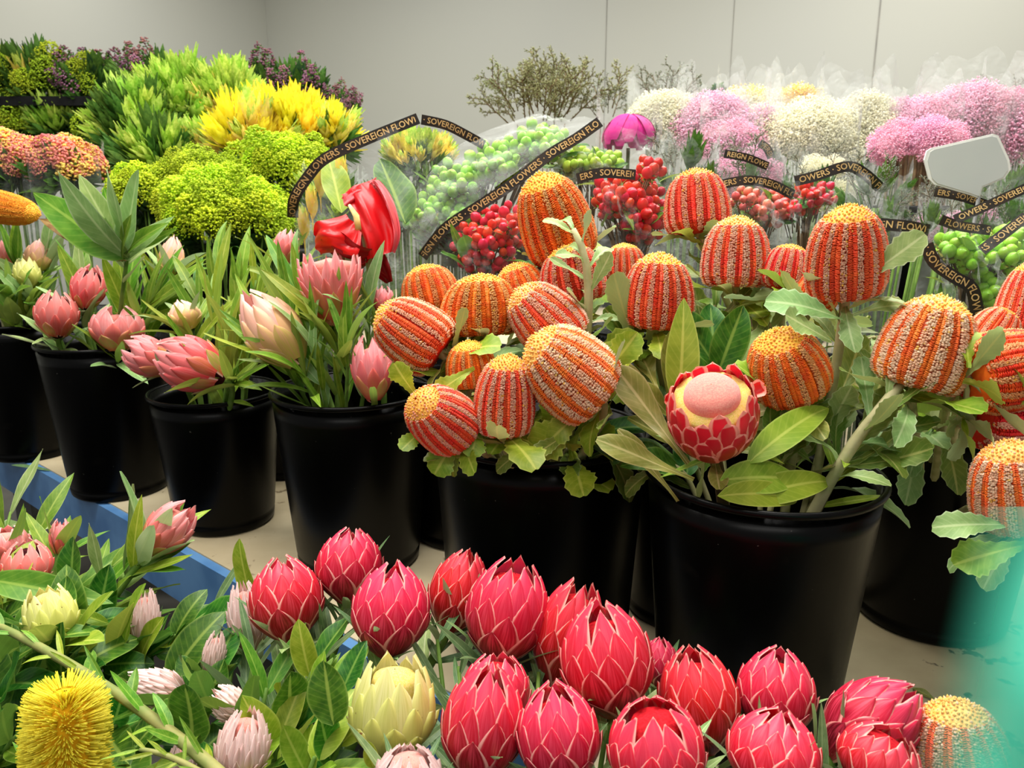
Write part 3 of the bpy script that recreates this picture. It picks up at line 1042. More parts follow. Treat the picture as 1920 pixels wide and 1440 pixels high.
# ------------------------------------------------------------------ pink proteas in the table row
LS = [('whorl', 9, ['strap', 'straplime', 'strapglauc'], .10, .16, 12, 48, .04), ('along', 10, ['strap', 'straplime'], .12, .19, .08, .55)]
LS2 = [('whorl', 6, ['strap', 'straplime'], .08, .13, 15, 60, .03), ('along', 6, ['strap', 'straplime'], .10, .16, .08, .5)]
LS0 = [('whorl', 4, ['lance', 'lanceglauc'], .07, .11, 30, 75, .03), ('along', 5, ['lance', 'lanceglauc'], .10, .15, .1, .5)]
PINK = [
    (106, 588, 76, 95, -3, 22, 1.80, 'rose', 'A', LS0, 'rosy protea bud with dark open tip at the left rim of the second bucket'),
    (166, 538, 62, 92, 12, 22, 1.85, 'rose', 'A', LS0, 'rosy protea bud with dark tip standing behind the one at the rim'),
    (220, 615, 95, 85, -2, 4, 1.76, 'pink', 'A', LS0, 'pale pink protea sitting on the rim of the second bucket'),
    (322, 480, 46, 80, 8, 5, 1.95, 'peach', 'A', LS, 'slim pale pink protea between leaves behind the second bucket'),
    (72, 478, 48, 60, 5, 0, 2.1, 'peach', 'Z', LS0, 'pale peach protea bud in the leftmost bucket'),
    (50, 510, 46, 60, -8, 0, 2.05, 'pale', 'Z', LS0, 'pale yellow protea bud low in the leftmost bucket'),
    (2, 480, 46, 70, -6, 0, 2.12, 'pink', 'Z', LS0, 'pale pink protea cut off by the left photo edge'),
    (355, 682, 105, 140, -66, 8, 1.50, 'rose', 'C', [('whorl', 7, ['straplime', 'strap'], .08, .14, 10, 60, .03)], 'bright rosy protea leaning left out of the short bucket'),
    (275, 668, 75, 95, -60, 15, 1.56, 'pink', 'C', [('whorl', 4, ['strapglauc'], .08, .12, 20, 60, .03)], 'curly edged pink protea at the far left rim of the short bucket'),
    (507, 612, 108, 170, -36, 4, 1.42, 'peach', 'D', LS, 'large peach and pink protea bud leaning left above the strap leaves'),
    (345, 590, 60, 60, -20, 0, 1.66, 'peach', 'C', LS, 'half hidden peach protea behind leaves of the short bucket'),
    (622, 540, 118, 140, -6, 10, 1.44, 'cup', 'D', LS, 'open feathery pink protea standing tallest in the fourth bucket'),
    (698, 688, 78, 125, -4, 8, 1.36, 'pink', 'D', [('whorl', 6, ['strap'], .08, .12, 10, 40, .03)], 'tulip shaped pink protea at the right rim beside the red banksia'),
    (718, 562, 42, 55, 3, 0, 1.50, 'pink', 'D', LS2, 'small pale pink bud between the open protea and the banksias'),
    (537, 462, 48, 66, 12, 0, 1.72, 'pink', 'D', LS2, 'pale pink bud at the back against the lime filler flowers'),
]
for (px, py, w, h, ang, tilt, Y, kd, bk, lv, lab) in PINK:
    root, rim = inroot(bk, P(px, py, Y))
    flower('protea', lab, 'flower', px, py, w, h, ang, tilt, Y, R.choice(PH[kd]), root, rim, lv, 'stem_green', .006, 'pink proteas along the table')
STR = 'strap leaved stems in the table buckets'
for (px, py, Y, bk, kind) in [
    (400, 545, 1.66, 'C', ['strap', 'straplime']), (450, 500, 1.7, 'C', ['straplime', 'strap']), (430, 610, 1.6, 'C', ['straplime']), (480, 480, 1.75, 'C', ['strap', 'straplime']), (370, 510, 1.8, 'C', ['strap']),
    (560, 500, 1.55, 'D', ['strap', 'straplime']), (650, 640, 1.38, 'D', ['strap']), (590, 640, 1.4, 'D', ['strap', 'strapglauc']), (690, 560, 1.48, 'D', ['strapglauc']), (500, 640, 1.45, 'D', ['straplime', 'strap']),
    (540, 560, 1.5, 'D', ['strap']), (280, 560, 1.82, 'A', ['strap', 'lance']), (240, 520, 1.85, 'A', ['lance', 'strap']), (300, 520, 1.88, 'A', ['lance']), (150, 480, 1.95, 'A', ['lance', 'lanceglauc']),
    (30, 450, 2.1, 'Z', ['lance', 'lanceglauc']), (90, 440, 2.1, 'Z', ['lance', 'lanceglauc']), (20, 540, 2.0, 'Z', ['lance']), (60, 560, 2.02, 'Z', ['lance', 'straplime']), (440, 700, 1.5, 'C', ['straplime', 'strap']),
    (490, 560, 1.62, 'C', ['straplime']), (410, 450, 1.85, 'C', ['strap', 'straplime']),
]:
    top = P(px, py + (45 if py < 530 else 10), Y)
    root, rim = inroot(bk, top)
    sprig('protea_sprig', 'upright green protea stem of narrow leaves without a flower', 'foliage', top, root, rim, 10, kind, .11, .18, 0, .62, 'stem_green', .005, STR, spread=(.18, .5))
# big leaf fan at upper left
root, rim = inroot('A', P(240, 560, 1.75))
th = sprig('leaf_fan', 'big fan of long grey green leaves standing above the second bucket', 'foliage', P(240, 470, 1.72), root, rim, 3, ['lanceglauc'], .1, .14, .05, .3, 'stem_green', .007)
for kd, x1, y1, ws in (('lance', 62, 362, 1.15), ('lanceglauc', 88, 338, .9), ('lanceglauc', 150, 328, .8), ('lanceglauc', 205, 316, .8), ('lanceglauc', 268, 318, .75), ('burnt', 66, 398, .9), ('burnt', 150, 400, .8), ('lance', 180, 350, .9),
                       ('lance', 290, 410, .6), ('lanceglauc', 310, 400, .7), ('lance', 225, 400, .6), ('lance', 335, 430, .6)):
    p0, p1 = P(236 + R.uniform(-8, 8), 482 + R.uniform(-10, 10), 1.72), P(x1, y1, 1.66 + R.uniform(-.06, .06))
    add_leaf(th, kd, p0, p1 - p0, (p1 - p0).length, V((R.uniform(-.5, .2), -.9, .5)), 0, 'leaf', ws * 1.45)
# orange banksia lying in from the left edge
root, rim = inroot('Z', P(30, 420, 2.1))
hd, cr = BH['amber'][0]
flower('banksia', 'orange banksia spike poking in from the left photo edge', 'flower', 15, 392, 60, 120, 102, 0, 2.02, hd, root, rim, [('whorl', 4, 'lanceglauc', .08, .12, 40, 80)], 'stem_pale', .006, None, cr)

# ------------------------------------------------------------------ red proteas in front
FBK = 'front buckets on the low shelf'
place_bucket('F1', 'black front bucket under the pale foliage at lower left', -.78, .88, .33, .38, .15, .12, FBK)
place_bucket('F2', 'black front bucket under the yellow green protea', -.36, .66, .33, .38, .15, .12, FBK)
place_bucket('F3', 'black front bucket under the middle of the red proteas', .0, .42, .33, .38, .15, .12, FBK)
place_bucket('F4', 'black front bucket under the right end of the red proteas', .27, .18, .33, .38, .14, .11, FBK)
LR = [('whorl', 8, ['sage', 'sage', 'strapglauc'], .06, .09, 25, 70, .03), ('along', 6, ['sage'], .06, .09, .05, .4)]
LRL = [('whorl', 9, ['sage', 'strapglauc'], .07, .11, 20, 60, .03), ('along', 10, ['sage', 'strapglauc'], .08, .11, .05, .5)]
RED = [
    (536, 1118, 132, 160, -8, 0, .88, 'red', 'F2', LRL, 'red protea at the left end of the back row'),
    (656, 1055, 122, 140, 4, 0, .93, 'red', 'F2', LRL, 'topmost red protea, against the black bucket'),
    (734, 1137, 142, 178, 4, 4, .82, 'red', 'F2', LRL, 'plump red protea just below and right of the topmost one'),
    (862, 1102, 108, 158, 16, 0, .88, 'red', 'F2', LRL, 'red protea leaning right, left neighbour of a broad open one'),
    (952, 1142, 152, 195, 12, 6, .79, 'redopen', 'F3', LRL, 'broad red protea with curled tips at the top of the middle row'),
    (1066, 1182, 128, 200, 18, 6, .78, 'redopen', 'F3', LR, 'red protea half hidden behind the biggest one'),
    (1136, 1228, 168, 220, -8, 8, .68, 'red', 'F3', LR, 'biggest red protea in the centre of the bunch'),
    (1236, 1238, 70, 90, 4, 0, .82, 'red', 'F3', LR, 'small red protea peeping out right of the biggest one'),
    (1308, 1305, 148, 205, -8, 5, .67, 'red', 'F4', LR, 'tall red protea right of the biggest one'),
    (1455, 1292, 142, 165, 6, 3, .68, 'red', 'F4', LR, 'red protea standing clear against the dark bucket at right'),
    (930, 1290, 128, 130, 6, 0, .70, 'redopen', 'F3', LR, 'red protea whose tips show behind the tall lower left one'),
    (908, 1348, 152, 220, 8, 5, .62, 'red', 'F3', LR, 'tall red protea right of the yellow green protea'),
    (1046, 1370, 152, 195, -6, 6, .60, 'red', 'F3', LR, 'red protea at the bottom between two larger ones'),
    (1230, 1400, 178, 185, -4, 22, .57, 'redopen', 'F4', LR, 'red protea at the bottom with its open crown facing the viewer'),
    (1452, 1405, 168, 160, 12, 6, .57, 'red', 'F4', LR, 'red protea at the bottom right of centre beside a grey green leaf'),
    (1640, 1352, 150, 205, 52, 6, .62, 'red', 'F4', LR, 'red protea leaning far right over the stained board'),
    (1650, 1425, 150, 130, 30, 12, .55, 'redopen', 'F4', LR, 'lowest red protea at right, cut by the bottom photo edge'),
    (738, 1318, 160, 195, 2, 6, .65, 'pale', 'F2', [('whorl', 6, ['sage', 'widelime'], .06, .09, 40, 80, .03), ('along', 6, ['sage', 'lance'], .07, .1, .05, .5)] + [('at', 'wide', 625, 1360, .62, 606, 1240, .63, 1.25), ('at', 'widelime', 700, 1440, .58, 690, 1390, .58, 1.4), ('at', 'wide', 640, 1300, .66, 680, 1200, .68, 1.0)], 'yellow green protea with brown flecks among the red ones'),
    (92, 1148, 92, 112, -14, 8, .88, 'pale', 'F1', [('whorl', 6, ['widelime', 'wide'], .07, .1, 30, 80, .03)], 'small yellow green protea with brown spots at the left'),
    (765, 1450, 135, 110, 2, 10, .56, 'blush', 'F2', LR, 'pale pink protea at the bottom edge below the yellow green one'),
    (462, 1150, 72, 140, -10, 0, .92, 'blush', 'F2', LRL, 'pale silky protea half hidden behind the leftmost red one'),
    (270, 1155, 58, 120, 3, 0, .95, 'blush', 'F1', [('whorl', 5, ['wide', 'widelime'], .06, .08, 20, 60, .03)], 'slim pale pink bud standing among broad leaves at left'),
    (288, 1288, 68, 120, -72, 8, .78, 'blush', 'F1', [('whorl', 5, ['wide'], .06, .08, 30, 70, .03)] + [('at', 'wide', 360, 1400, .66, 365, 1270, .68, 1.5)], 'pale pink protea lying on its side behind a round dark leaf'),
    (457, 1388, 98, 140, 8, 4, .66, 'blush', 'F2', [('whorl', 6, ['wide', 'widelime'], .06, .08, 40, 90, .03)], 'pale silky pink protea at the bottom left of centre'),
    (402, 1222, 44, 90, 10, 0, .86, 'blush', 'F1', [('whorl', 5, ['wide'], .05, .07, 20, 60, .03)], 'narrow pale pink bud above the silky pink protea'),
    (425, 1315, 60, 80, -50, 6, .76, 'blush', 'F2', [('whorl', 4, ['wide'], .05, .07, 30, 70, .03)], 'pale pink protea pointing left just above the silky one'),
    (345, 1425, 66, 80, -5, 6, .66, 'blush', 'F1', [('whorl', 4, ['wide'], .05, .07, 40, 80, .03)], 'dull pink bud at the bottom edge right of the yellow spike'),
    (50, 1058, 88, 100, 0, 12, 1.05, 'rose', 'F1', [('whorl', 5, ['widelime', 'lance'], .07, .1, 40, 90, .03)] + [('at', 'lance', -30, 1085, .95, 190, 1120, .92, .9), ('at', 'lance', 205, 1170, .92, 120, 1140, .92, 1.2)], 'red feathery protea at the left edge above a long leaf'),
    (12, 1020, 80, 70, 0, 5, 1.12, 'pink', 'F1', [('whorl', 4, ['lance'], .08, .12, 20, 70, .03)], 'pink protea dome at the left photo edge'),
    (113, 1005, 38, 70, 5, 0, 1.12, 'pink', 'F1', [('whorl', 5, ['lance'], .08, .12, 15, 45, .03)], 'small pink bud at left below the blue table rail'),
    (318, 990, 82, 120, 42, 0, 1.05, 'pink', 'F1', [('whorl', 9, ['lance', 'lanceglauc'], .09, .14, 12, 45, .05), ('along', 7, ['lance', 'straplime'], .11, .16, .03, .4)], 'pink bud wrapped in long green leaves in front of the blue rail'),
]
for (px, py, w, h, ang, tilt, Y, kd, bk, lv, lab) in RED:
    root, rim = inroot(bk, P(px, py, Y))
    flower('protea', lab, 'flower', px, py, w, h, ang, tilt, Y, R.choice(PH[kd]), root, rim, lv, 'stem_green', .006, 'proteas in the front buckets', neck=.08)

# yellow banksia spike
b = MB()
b.lathe([(.02, 0), (.30, .02), (.33, .3), (.33, .7), (.28, .86), (.15, .93), (.02, .95)], 24)
for i in range(3600):
    z = R.uniform(.01, .95)
    a = R.random() * 2 * PI
    if abs(((a + .9) % (PI / 4)) - PI / 8) < .05 and R.random() < .75 and z < .8:
        continue
    r = .30 if z < .72 else .30 * math.sqrt(max(.02, 1 - ((z - .72) / .25) ** 2))
    er = V((math.cos(a), math.sin(a), 0))
    lift = .12 + max(0, z - .6) * 1.6
    d = (er + V((0, 0, lift))).normalized()
    p0 = er * r + V((0, 0, z))
    q = V((-er.y, er.x, 0)) * .010
    p1 = p0 + d * R.uniform(.15, .21)
    s2 = d.cross(q).normalized() * .010
    b.add([p0 + q, p0 - q, p0 + s2, p1 + q * .5, p1 - q * .5, p1 + s2 * .5], [(0, 1, 4, 3), (1, 2, 5, 4), (2, 0, 3, 5), (3, 4, 5)], 1)
me = b.mesh('yellow_spike', [m['spike_core'], m['yellow_spike']])
root, rim = inroot('F1', P(125, 1380, .66))
flower('banksia', 'bright yellow bristly banksia spike at the lower left corner', 'flower', 124, 1392, 160, 220, -1, 4, .64, me, root, rim, [('whorl', 8, ['wide', 'lance'], .08, .12, 50, 95, .03)], 'stem', .007)

# slanting branch
root, rim = inroot('F2', P(430, 1440, .6))
th = sprig('leafy_branch', 'long slanting branch with small pointed leaves crossing the lower left', 'foliage', P(-20, 1165, .80), P(520, 1560, .56), P(380, 1400, .64), 30, ['straplime', 'lance', 'strap'], .035, .06, 0, .8, 'stem', .007, mid=P(190, 1265, .70))
th = sprig('leafy_branch', 'thin twig with narrow leaves at the bottom edge', 'foliage', P(262, 1405, .62), P(420, 1480, .6), P(350, 1425, .61), 12, ['straplime'], .02, .035, 0, .8, 'stem', .0035, mid=P(300, 1410, .62))
FG = 'leafy stems filling the front buckets'
for (px, py, Y, bk, kind, l0, l1) in [
    (40, 1180, .85, 'F1', ['wide', 'lance'], .08, .12), (20, 1240, .78, 'F1', ['wide'], .08, .11), (150, 1180, .88, 'F1', ['wide', 'lance'], .07, .11), (200, 1150, .92, 'F1', ['lance', 'wide'], .08, .11),
    (240, 1200, .86, 'F1', ['widelime', 'wide'], .07, .1), (330, 1190, .88, 'F1', ['widelime', 'wide'], .07, .1), (340, 1260, .80, 'F1', ['wide'], .07, .1), (380, 1290, .78, 'F2', ['wide', 'widelime'], .06, .09),
    (220, 1360, .72, 'F1', ['wide'], .07, .10), (260, 1400, .68, 'F1', ['wide'], .07, .10), (30, 1380, .70, 'F1', ['wide', 'lance'], .07, .1), (0, 1310, .74, 'F1', ['wide', 'lance'], .07, .1),
    (590, 1240, .74, 'F2', ['wide', 'widelime'], .06, .085), (620, 1300, .69, 'F2', ['wide', 'widelime'], .06, .085), (560, 1330, .68, 'F2', ['wide', 'lance'], .06, .09), (520, 1390, .64, 'F2', ['widelime', 'lance'], .06, .09),
    (640, 1390, .62, 'F2', ['wide', 'widelime'], .05, .08), (590, 1420, .6, 'F2', ['widelime'], .05, .08), (500, 1290, .74, 'F2', ['sage', 'lance'], .07, .1), (480, 1220, .82, 'F2', ['sage'], .08, .11),
    (210, 1060, 1.0, 'F1', ['lance', 'lanceglauc'], .09, .13), (150, 1090, .98, 'F1', ['lance', 'wide'], .09, .12), (70, 1000, 1.15, 'F1', ['lance'], .09, .13), (20, 960, 1.2, 'F1', ['lance', 'lanceglauc'], .1, .14),
    (620, 1180, .82, 'F2', ['sage', 'strapglauc'], .08, .11), (820, 1200, .78, 'F3', ['sage'], .07, .1), (400, 1140, .95, 'F1', ['wide', 'sage'], .07, .1), (10, 1120, .95, 'F1', ['wide', 'widelime'], .08, .12),
    (130, 1260, .80, 'F1', ['wide'], .08, .11), (300, 1340, .74, 'F1', ['wide'], .07, .1), (860, 1250, .74, 'F3', ['sage'], .07, .1), (1010, 1260, .7, 'F3', ['sage', 'strapglauc'], .06, .08), (1140, 1350, .62, 'F3', ['sage', 'strapglauc'], .06, .08),
    (1370, 1400, .6, 'F4', ['sage', 'strapglauc'], .05, .07), (1545, 1390, .6, 'F4', ['sage', 'strapglauc'], .05, .07),
]:
    top = P(px, py, Y + .05)
    root, rim = inroot(bk, top)
    sprig('leafy_sprig', 'leafy green stem without a flower filling a front bucket', 'foliage', top, root, rim, 10, kind, l0, l1, 0, .5, 'stem_green', .0045, FG)
th = sprig('leafy_sprig', 'light green leaf standing left of the first red protea', 'foliage', P(455, 1130, .98), BK['F2'][0] + V((0, 0, .02)), BK['F2'][0] + V((0, .08, .4)), 2, ['lance'], .07, .08, .1, .3, 'stem_green', .004)
add_leaf(th, 'widelime', P(470, 1120, .98), P(445, 1035, .98) - P(470, 1120, .98), .085, V((-.3, -1, .2)), 0, 'leaf', .9)


# ------------------------------------------------------------------ background bunch parts
def tuft(name, mat, mat2, n, ln, w, spread, seed, inner=4):
    rr = random.Random(seed)
    b = MB()
    for i in range(n):
        a = i * 2.4 + rr.uniform(-.2, .2)
        e = spread * (.25 + .75 * (i / n)) * rr.uniform(.8, 1.15)
        L = ln * rr.uniform(.75, 1.1)
        z0 = -.35 * ln * (i / n) * 1.2
        er = V((math.cos(a), math.sin(a), 0))
        et = V((-er.y, er.x, 0))

        def fn(u, v):
            s = 2 * u - 1
            ee = e * (1 - .35 * v)
            p = er * (math.sin(ee) * L * v) + V((0, 0, z0 + math.cos(ee) * L * v))
            return p + et * (s * w * .5 * lan(max(.03, v))) + er * (-.1 * w * s * s)
        b.sheet(fn, 2, 5, 0 if i > inner else 1)
    b.tube([(0, 0, -.9 * ln), (0, 0, .1 * ln)], [.025 * ln, .05 * ln], 5, 0)
    return b.mesh(name, [mat, mat2])


def plume(name, mats, n, seed, rx=.5, rz=.8, sz=.05):
    rr = random.Random(seed)
    b = MB()
    for i in range(n):
        a = rr.random() * 2 * PI
        z = rr.random()
        r = rx * math.sqrt(max(.02, 1 - (z * 1.0) ** 2)) * rr.uniform(.72, 1.05)
        p = V((r * math.cos(a), r * math.sin(a), z * rz * rr.uniform(.9, 1.06)))
        q = MX.Rotation(rr.random() * 6, 3, 'Z') @ MX.Rotation(rr.random() * 3, 3, 'X')
        s = sz * rr.uniform(.7, 1.3)
        b.octa(p, q @ V((s, 0, 0)), q @ V((0, s * .55, 0)), q @ V((0, 0, s * .55)), 0 if rr.random() < .75 else 1)
    for i in range(9):
        a = i * 2.4
        b.tube([(0, 0, -.5), (.3 * rx * math.cos(a), .3 * rx * math.sin(a), .0), (.7 * rx * math.cos(a), .7 * rx * math.sin(a), .5 * rz)], .012, 4, 1)
    return b.mesh(name, mats)


def cloud(name, mats, n, seed, sz=.028):
    rr = random.Random(seed)
    b = MB()
    for i in range(n):
        a = rr.random() * 2 * PI
        c = rr.uniform(-.35, 1)
        s0 = math.sqrt(max(0, 1 - c * c))
        r = rr.uniform(.55, 1.08)
        d = V((s0 * math.cos(a), s0 * math.sin(a), c))
        p = d * (.5 * r)
        q = MX.Rotation(rr.random() * 6, 3, 'Z') @ MX.Rotation(rr.random() * 3, 3, 'X')
        s = sz * rr.uniform(.6, 1.3)
        b.octa(p, q @ V((s, 0, 0)), q @ V((0, s, 0)), q @ V((0, 0, s * .6)), 0 if rr.random() < .7 else 1)
        if i % 5 == 0:
            b.tube([d * .05, p], .0035, 3, 2, False)
    return b.mesh(name, mats)


def twig(name, mat, seed, n=7):
    rr = random.Random(seed)
    b = MB()

    def br(p0, d, L, dep):
        p1 = p0 + d * L
        b.tube([p0, p1], [.006 * (3 - dep), .004 * (3 - dep)], 4, 1)
        for i in range(int(22 * L) + 5):
            tt = rr.random()
            p = p0.lerp(p1, tt)
            a = rr.random() * 6.28
            x = d.orthogonal().normalized()
            y = d.cross(x)
            e = (d * .9 + (x * math.cos(a) + y * math.sin(a)) * .8).normalized()
            s = rr.uniform(.025, .05)
            g = e.orthogonal().normalized()
            b.octa(p + e * s, e * s, g * s * .3, e.cross(g) * s * .3, 0)
        if dep < 2:
            for i in range(n if dep == 0 else 4):
                tt = .25 + .75 * (i + .5) / (n if dep == 0 else 4)
                a = i * 2.4 + rr.random()
                x = d.orthogonal().normalized()
                y = d.cross(x)
                br(p0.lerp(p1, tt), (d + (x * math.cos(a) + y * math.sin(a)) * .8).normalized(), L * .42, dep + 1)
    br(V((0, 0, 0)), V((0, 0, 1)), 1.0, 0)
    return b.mesh(name, [m[mat], m['stem_brown']])


def berry_mesh(name, mat):
    b = MB()
    b.lathe([(.02, -.5), (.26, -.44), (.44, -.22), (.5, .02), (.44, .26), (.3, .42), (.1, .52), (.0, .6)], 14)
    for i in range(5):
        a = i * 2 * PI / 5
        er = V((math.cos(a), math.sin(a), 0))
        et = V((-er.y, er.x, 0))
        b.add([V((0, 0, -.52)), er * .36 - et * .16 + V((0, 0, -.50)), er * .62 + V((0, 0, -.36)), er * .36 + et * .16 + V((0, 0, -.50))], [(0, 1, 2, 3)], 1)
    b.tube([(0, 0, -.5), (0, 0, -1.0)], .06, 5, 1)
    return b.mesh(name, [m[mat], m['calyx']])


TU = {
    'green': [tuft('green_tuft', m['leu_green'], m['leu_lime'], 20, 1, .26, .9, s) for s in (1, 2)],
    'lime': [tuft('lime_tuft', m['leu_lime'], m['leu_green'], 20, 1, .28, .9, s) for s in (3, 4)],
    'dark': [tuft('dark_tuft', m['leu_dark'], m['leu_dark'], 18, 1, .25, 1.0, s) for s in (5, 6)],
    'yellow': [tuft('yellow_tuft', m['leu_yellow'], m['leu_yellow'], 20, 1, .26, .8, s) for s in (7, 8)],
    'amber': [tuft('amber_tuft', m['leu_amber'], m['leu_lime'], 20, 1, .26, .8, s) for s in (9, 10)],
    'leafy': [tuft('leafy_tuft', m['dark_leaf'], m['leu_dark'], 16, 1, .34, 1.2, s) for s in (11, 12)],
    'sol': [plume('goldenrod_plume', [m['solidago'], m['solidago_green']], 420, s) for s in (1, 2, 3)],
    'solg': [plume('olive_plume', [m['solidago_green'], m['solidago']], 420, s) for s in (4, 5)],
    'coral': [plume('coral_floret_head', [m['floret_pink'], m['floret_yellow']], 300, s, .5, .45, .07) for s in (1, 2)],
    'coraly': [plume('apricot_floret_head', [m['floret_yellow'], m['floret_pink']], 300, s, .5, .45, .07) for s in (3, 4)],
    'cpink': [cloud('pink_cloud', [m['cloud_pink'], m['cloud_lilac'], m['cloud_lilac']], 900, s) for s in (1, 2)],
    'clil': [cloud('lilac_cloud', [m['cloud_lilac'], m['cloud_pink'], m['cloud_lilac']], 900, s) for s in (3, 4)],
    'ccream': [cloud('cream_cloud', [m['cloud_cream'], m['cloud_cream'], m['cloud_cream']], 900, s) for s in (5, 6)],
    'cyel': [cloud('yellow_cloud', [m['cloud_yellow'], m['cloud_cream'], m['cloud_cream']], 900, s) for s in (7,)],
    'heath': [plume('mauve_floret_spike', [m['heath_mauve'], m['leu_dark']], 200, s, .35, 1.2, .07) for s in (8, 9)],
    'con': [twig('conifer_twig', 'conifer', s) for s in (1, 2)],
    'cong': [twig('grey_twig', 'conifer_grey', s, 5) for s in (3, 4)],
}
BER = {k: berry_mesh(k, k) for k in ('berry_green', 'berry_lime', 'berry_red', 'berry_pink')}


def dome(n, rx, ry, rz, lo=-.15):
    out = []
    for i in range(n):
        c = 1 - (1 - lo) * (i + .5) / n
        s = math.sqrt(max(0, 1 - c * c))
        a = i * 2.39996 + R.uniform(-.25, .25)
        d = V((s * math.cos(a), s * math.sin(a), c))
        out.append((V((d.x * rx, d.y * ry, d.z * rz)), V((d.x / rx, d.y / ry, d.z / rz)).normalized()))
    return out


def stems(th, c, base, rx, n, mat, r=.003, top=.0):
    b = MB()
    for i in range(n):
        a = i * 2.4
        q = math.sqrt((i + .5) / n)
        p0 = V((base.x + .045 * q * math.cos(a), base.y + .045 * q * math.sin(a), base.z)) - th.location
        p2 = V((c.x + rx * .75 * q * math.cos(a), c.y + rx * .75 * q * math.sin(a), c.z + top)) - th.location
        p1 = V((p0.x * .75 + p2.x * .25, p0.y * .75 + p2.y * .25, (p0.z + p2.z) / 2))
        b.tube([p0, p1, p2], r, 4)
    ob('stems', b.mesh('stems', [m[mat]]), th)


def bunch(name, label, cat, px, py, Y, rw, rh, kinds, n, size, zb, stem='stem_green', group=None, lo=-.1, part='flower_head', depth=1.0, jit=.35, out=.55, foliage=None, nst=14):
    """A bunch centred on a photo spot, rw / rh its half width and half height in photo pixels, zb the height its stems stand on."""
    k = mpp(px, py, Y)
    c = P(px, py, Y) - V((0, 0, rh * k * .35))
    base = V((c.x, c.y, zb))
    th = thing(name, label, cat, base, group)
    rx, rz = rw * k, rh * k * 1.35
    for p, nn in dome(n, rx * .85, rx * .85 * depth, rz * .85, lo):
        d = (nn * out + V((0, 0, 1 - out)) + V((R.uniform(-jit, jit), R.uniform(-jit, jit), 0)) * .5).normalized()
        s = size * R.uniform(.8, 1.2)
        ob(part, R.choice(TU[R.choice(kinds)]), th, frame_z(c + p * R.uniform(.85, 1.05) - th.location, d, R.random() * 6.28, (s, s, s)))
    if foliage:
        fk, fn_, fs = foliage
        for p, nn in dome(fn_, rx * .8, rx * .8 * depth, rz * .7, -.9):
            ob('foliage', R.choice(TU[fk]), th, frame_z(c + p * .85 - V((0, 0, rz * .25)) - th.location, (nn + V((0, 0, .5))).normalized(), R.random() * 6.28, (fs, fs, fs)))
    stems(th, c, base + V((0, 0, .02)), rx, nst, stem)
    return th


def bunch_bucket(th, label, group='black buckets behind the front row', h=.36, r1=.13, r0=.10):
    l = th.location
    return bucket(label, l.x, l.y, l.z, h, r1, r0, group)


def sleeve(th, c, base, rw, rz, seed, ymul=1.0, top=.1, mat='wrap', lean=V((0, 0, 0)), name='clear_sleeve', n=40, zig=.03):
    """Crumpled clear cone round a bunch, part of the bunch."""
    rr = random.Random(seed)
    ph = [rr.random() * 6.28 for _ in range(5)]
    b = MB()
    L = th.location
    H = c.z + rz + top - base.z

    def fn(u, v):
        a = 2 * PI * u
        cen = V((base.x, base.y, 0)).lerp(V((c.x, c.y, 0)) + lean, min(1, v * 1.2))
        r = (.05 + (rw - .05) * min(1, v * 1.35) ** .8) * (1 + .05 * math.sin(5 * a + ph[0] + 3 * v) + .035 * math.sin(11 * a + ph[1] - 7 * v) + .03 * math.sin(17 * a + 9 * v + ph[2]))
        zt = H * v + (v ** 3) * zig * (math.sin(3 * a + ph[3]) + .6 * math.sin(7 * a + ph[4]))
        return (cen.x + r * math.cos(a) - L.x, cen.y + r * ymul * math.sin(a) - L.y, base.z + zt - L.z)
    b.sheet(fn, n, 14)
    return ob(name, b.mesh('clear_sleeve', [m[mat]]), th)


# ------------------------------------------------------------------ printed wrap bands
def text_mesh(body):
    cu = bpy.data.curves.new('lettering', 'FONT')
    cu.body = body
    cu.size = 1
    cu.resolution_u = 2
    cu.offset = .012
    cu.align_y = 'CENTER'
    tmp = bpy.data.objects.new('tmp_lettering', cu)
    COL.objects.link(tmp)
    dg = bpy.context.evaluated_depsgraph_get()
    me = bpy.data.meshes.new_from_object(tmp.evaluated_get(dg))
    vs = [tuple(v.co) for v in me.vertices]
    fs = [tuple(p.vertices) for p in me.polygons]
    bpy.data.objects.remove(tmp)
    bpy.data.curves.remove(cu)
    bpy.data.meshes.remove(me)
    return vs, fs


TXT = 'SOVEREIGN FLOWERS \u00b7 '
TV, TF = text_mesh(TXT * 5)
TOFF = {'S': 0}


def smooth_path(pts, per=6):
    o = []
    n = len(pts)
    for i in range(n - 1):
        p0, p1, p2, p3 = pts[max(i - 1, 0)], pts[i], pts[i + 1], pts[min(i + 2, n - 1)]
        for k in range(per):
            t_ = k / per
            o.append(.5 * ((2 * p1) + (p2 - p0) * t_ + (2 * p0 - 5 * p1 + 4 * p2 - p3) * t_ * t_ + (3 * p1 - p0 - 3 * p2 + p3) * t_ ** 3))
    o.append(pts[-1])
    return o


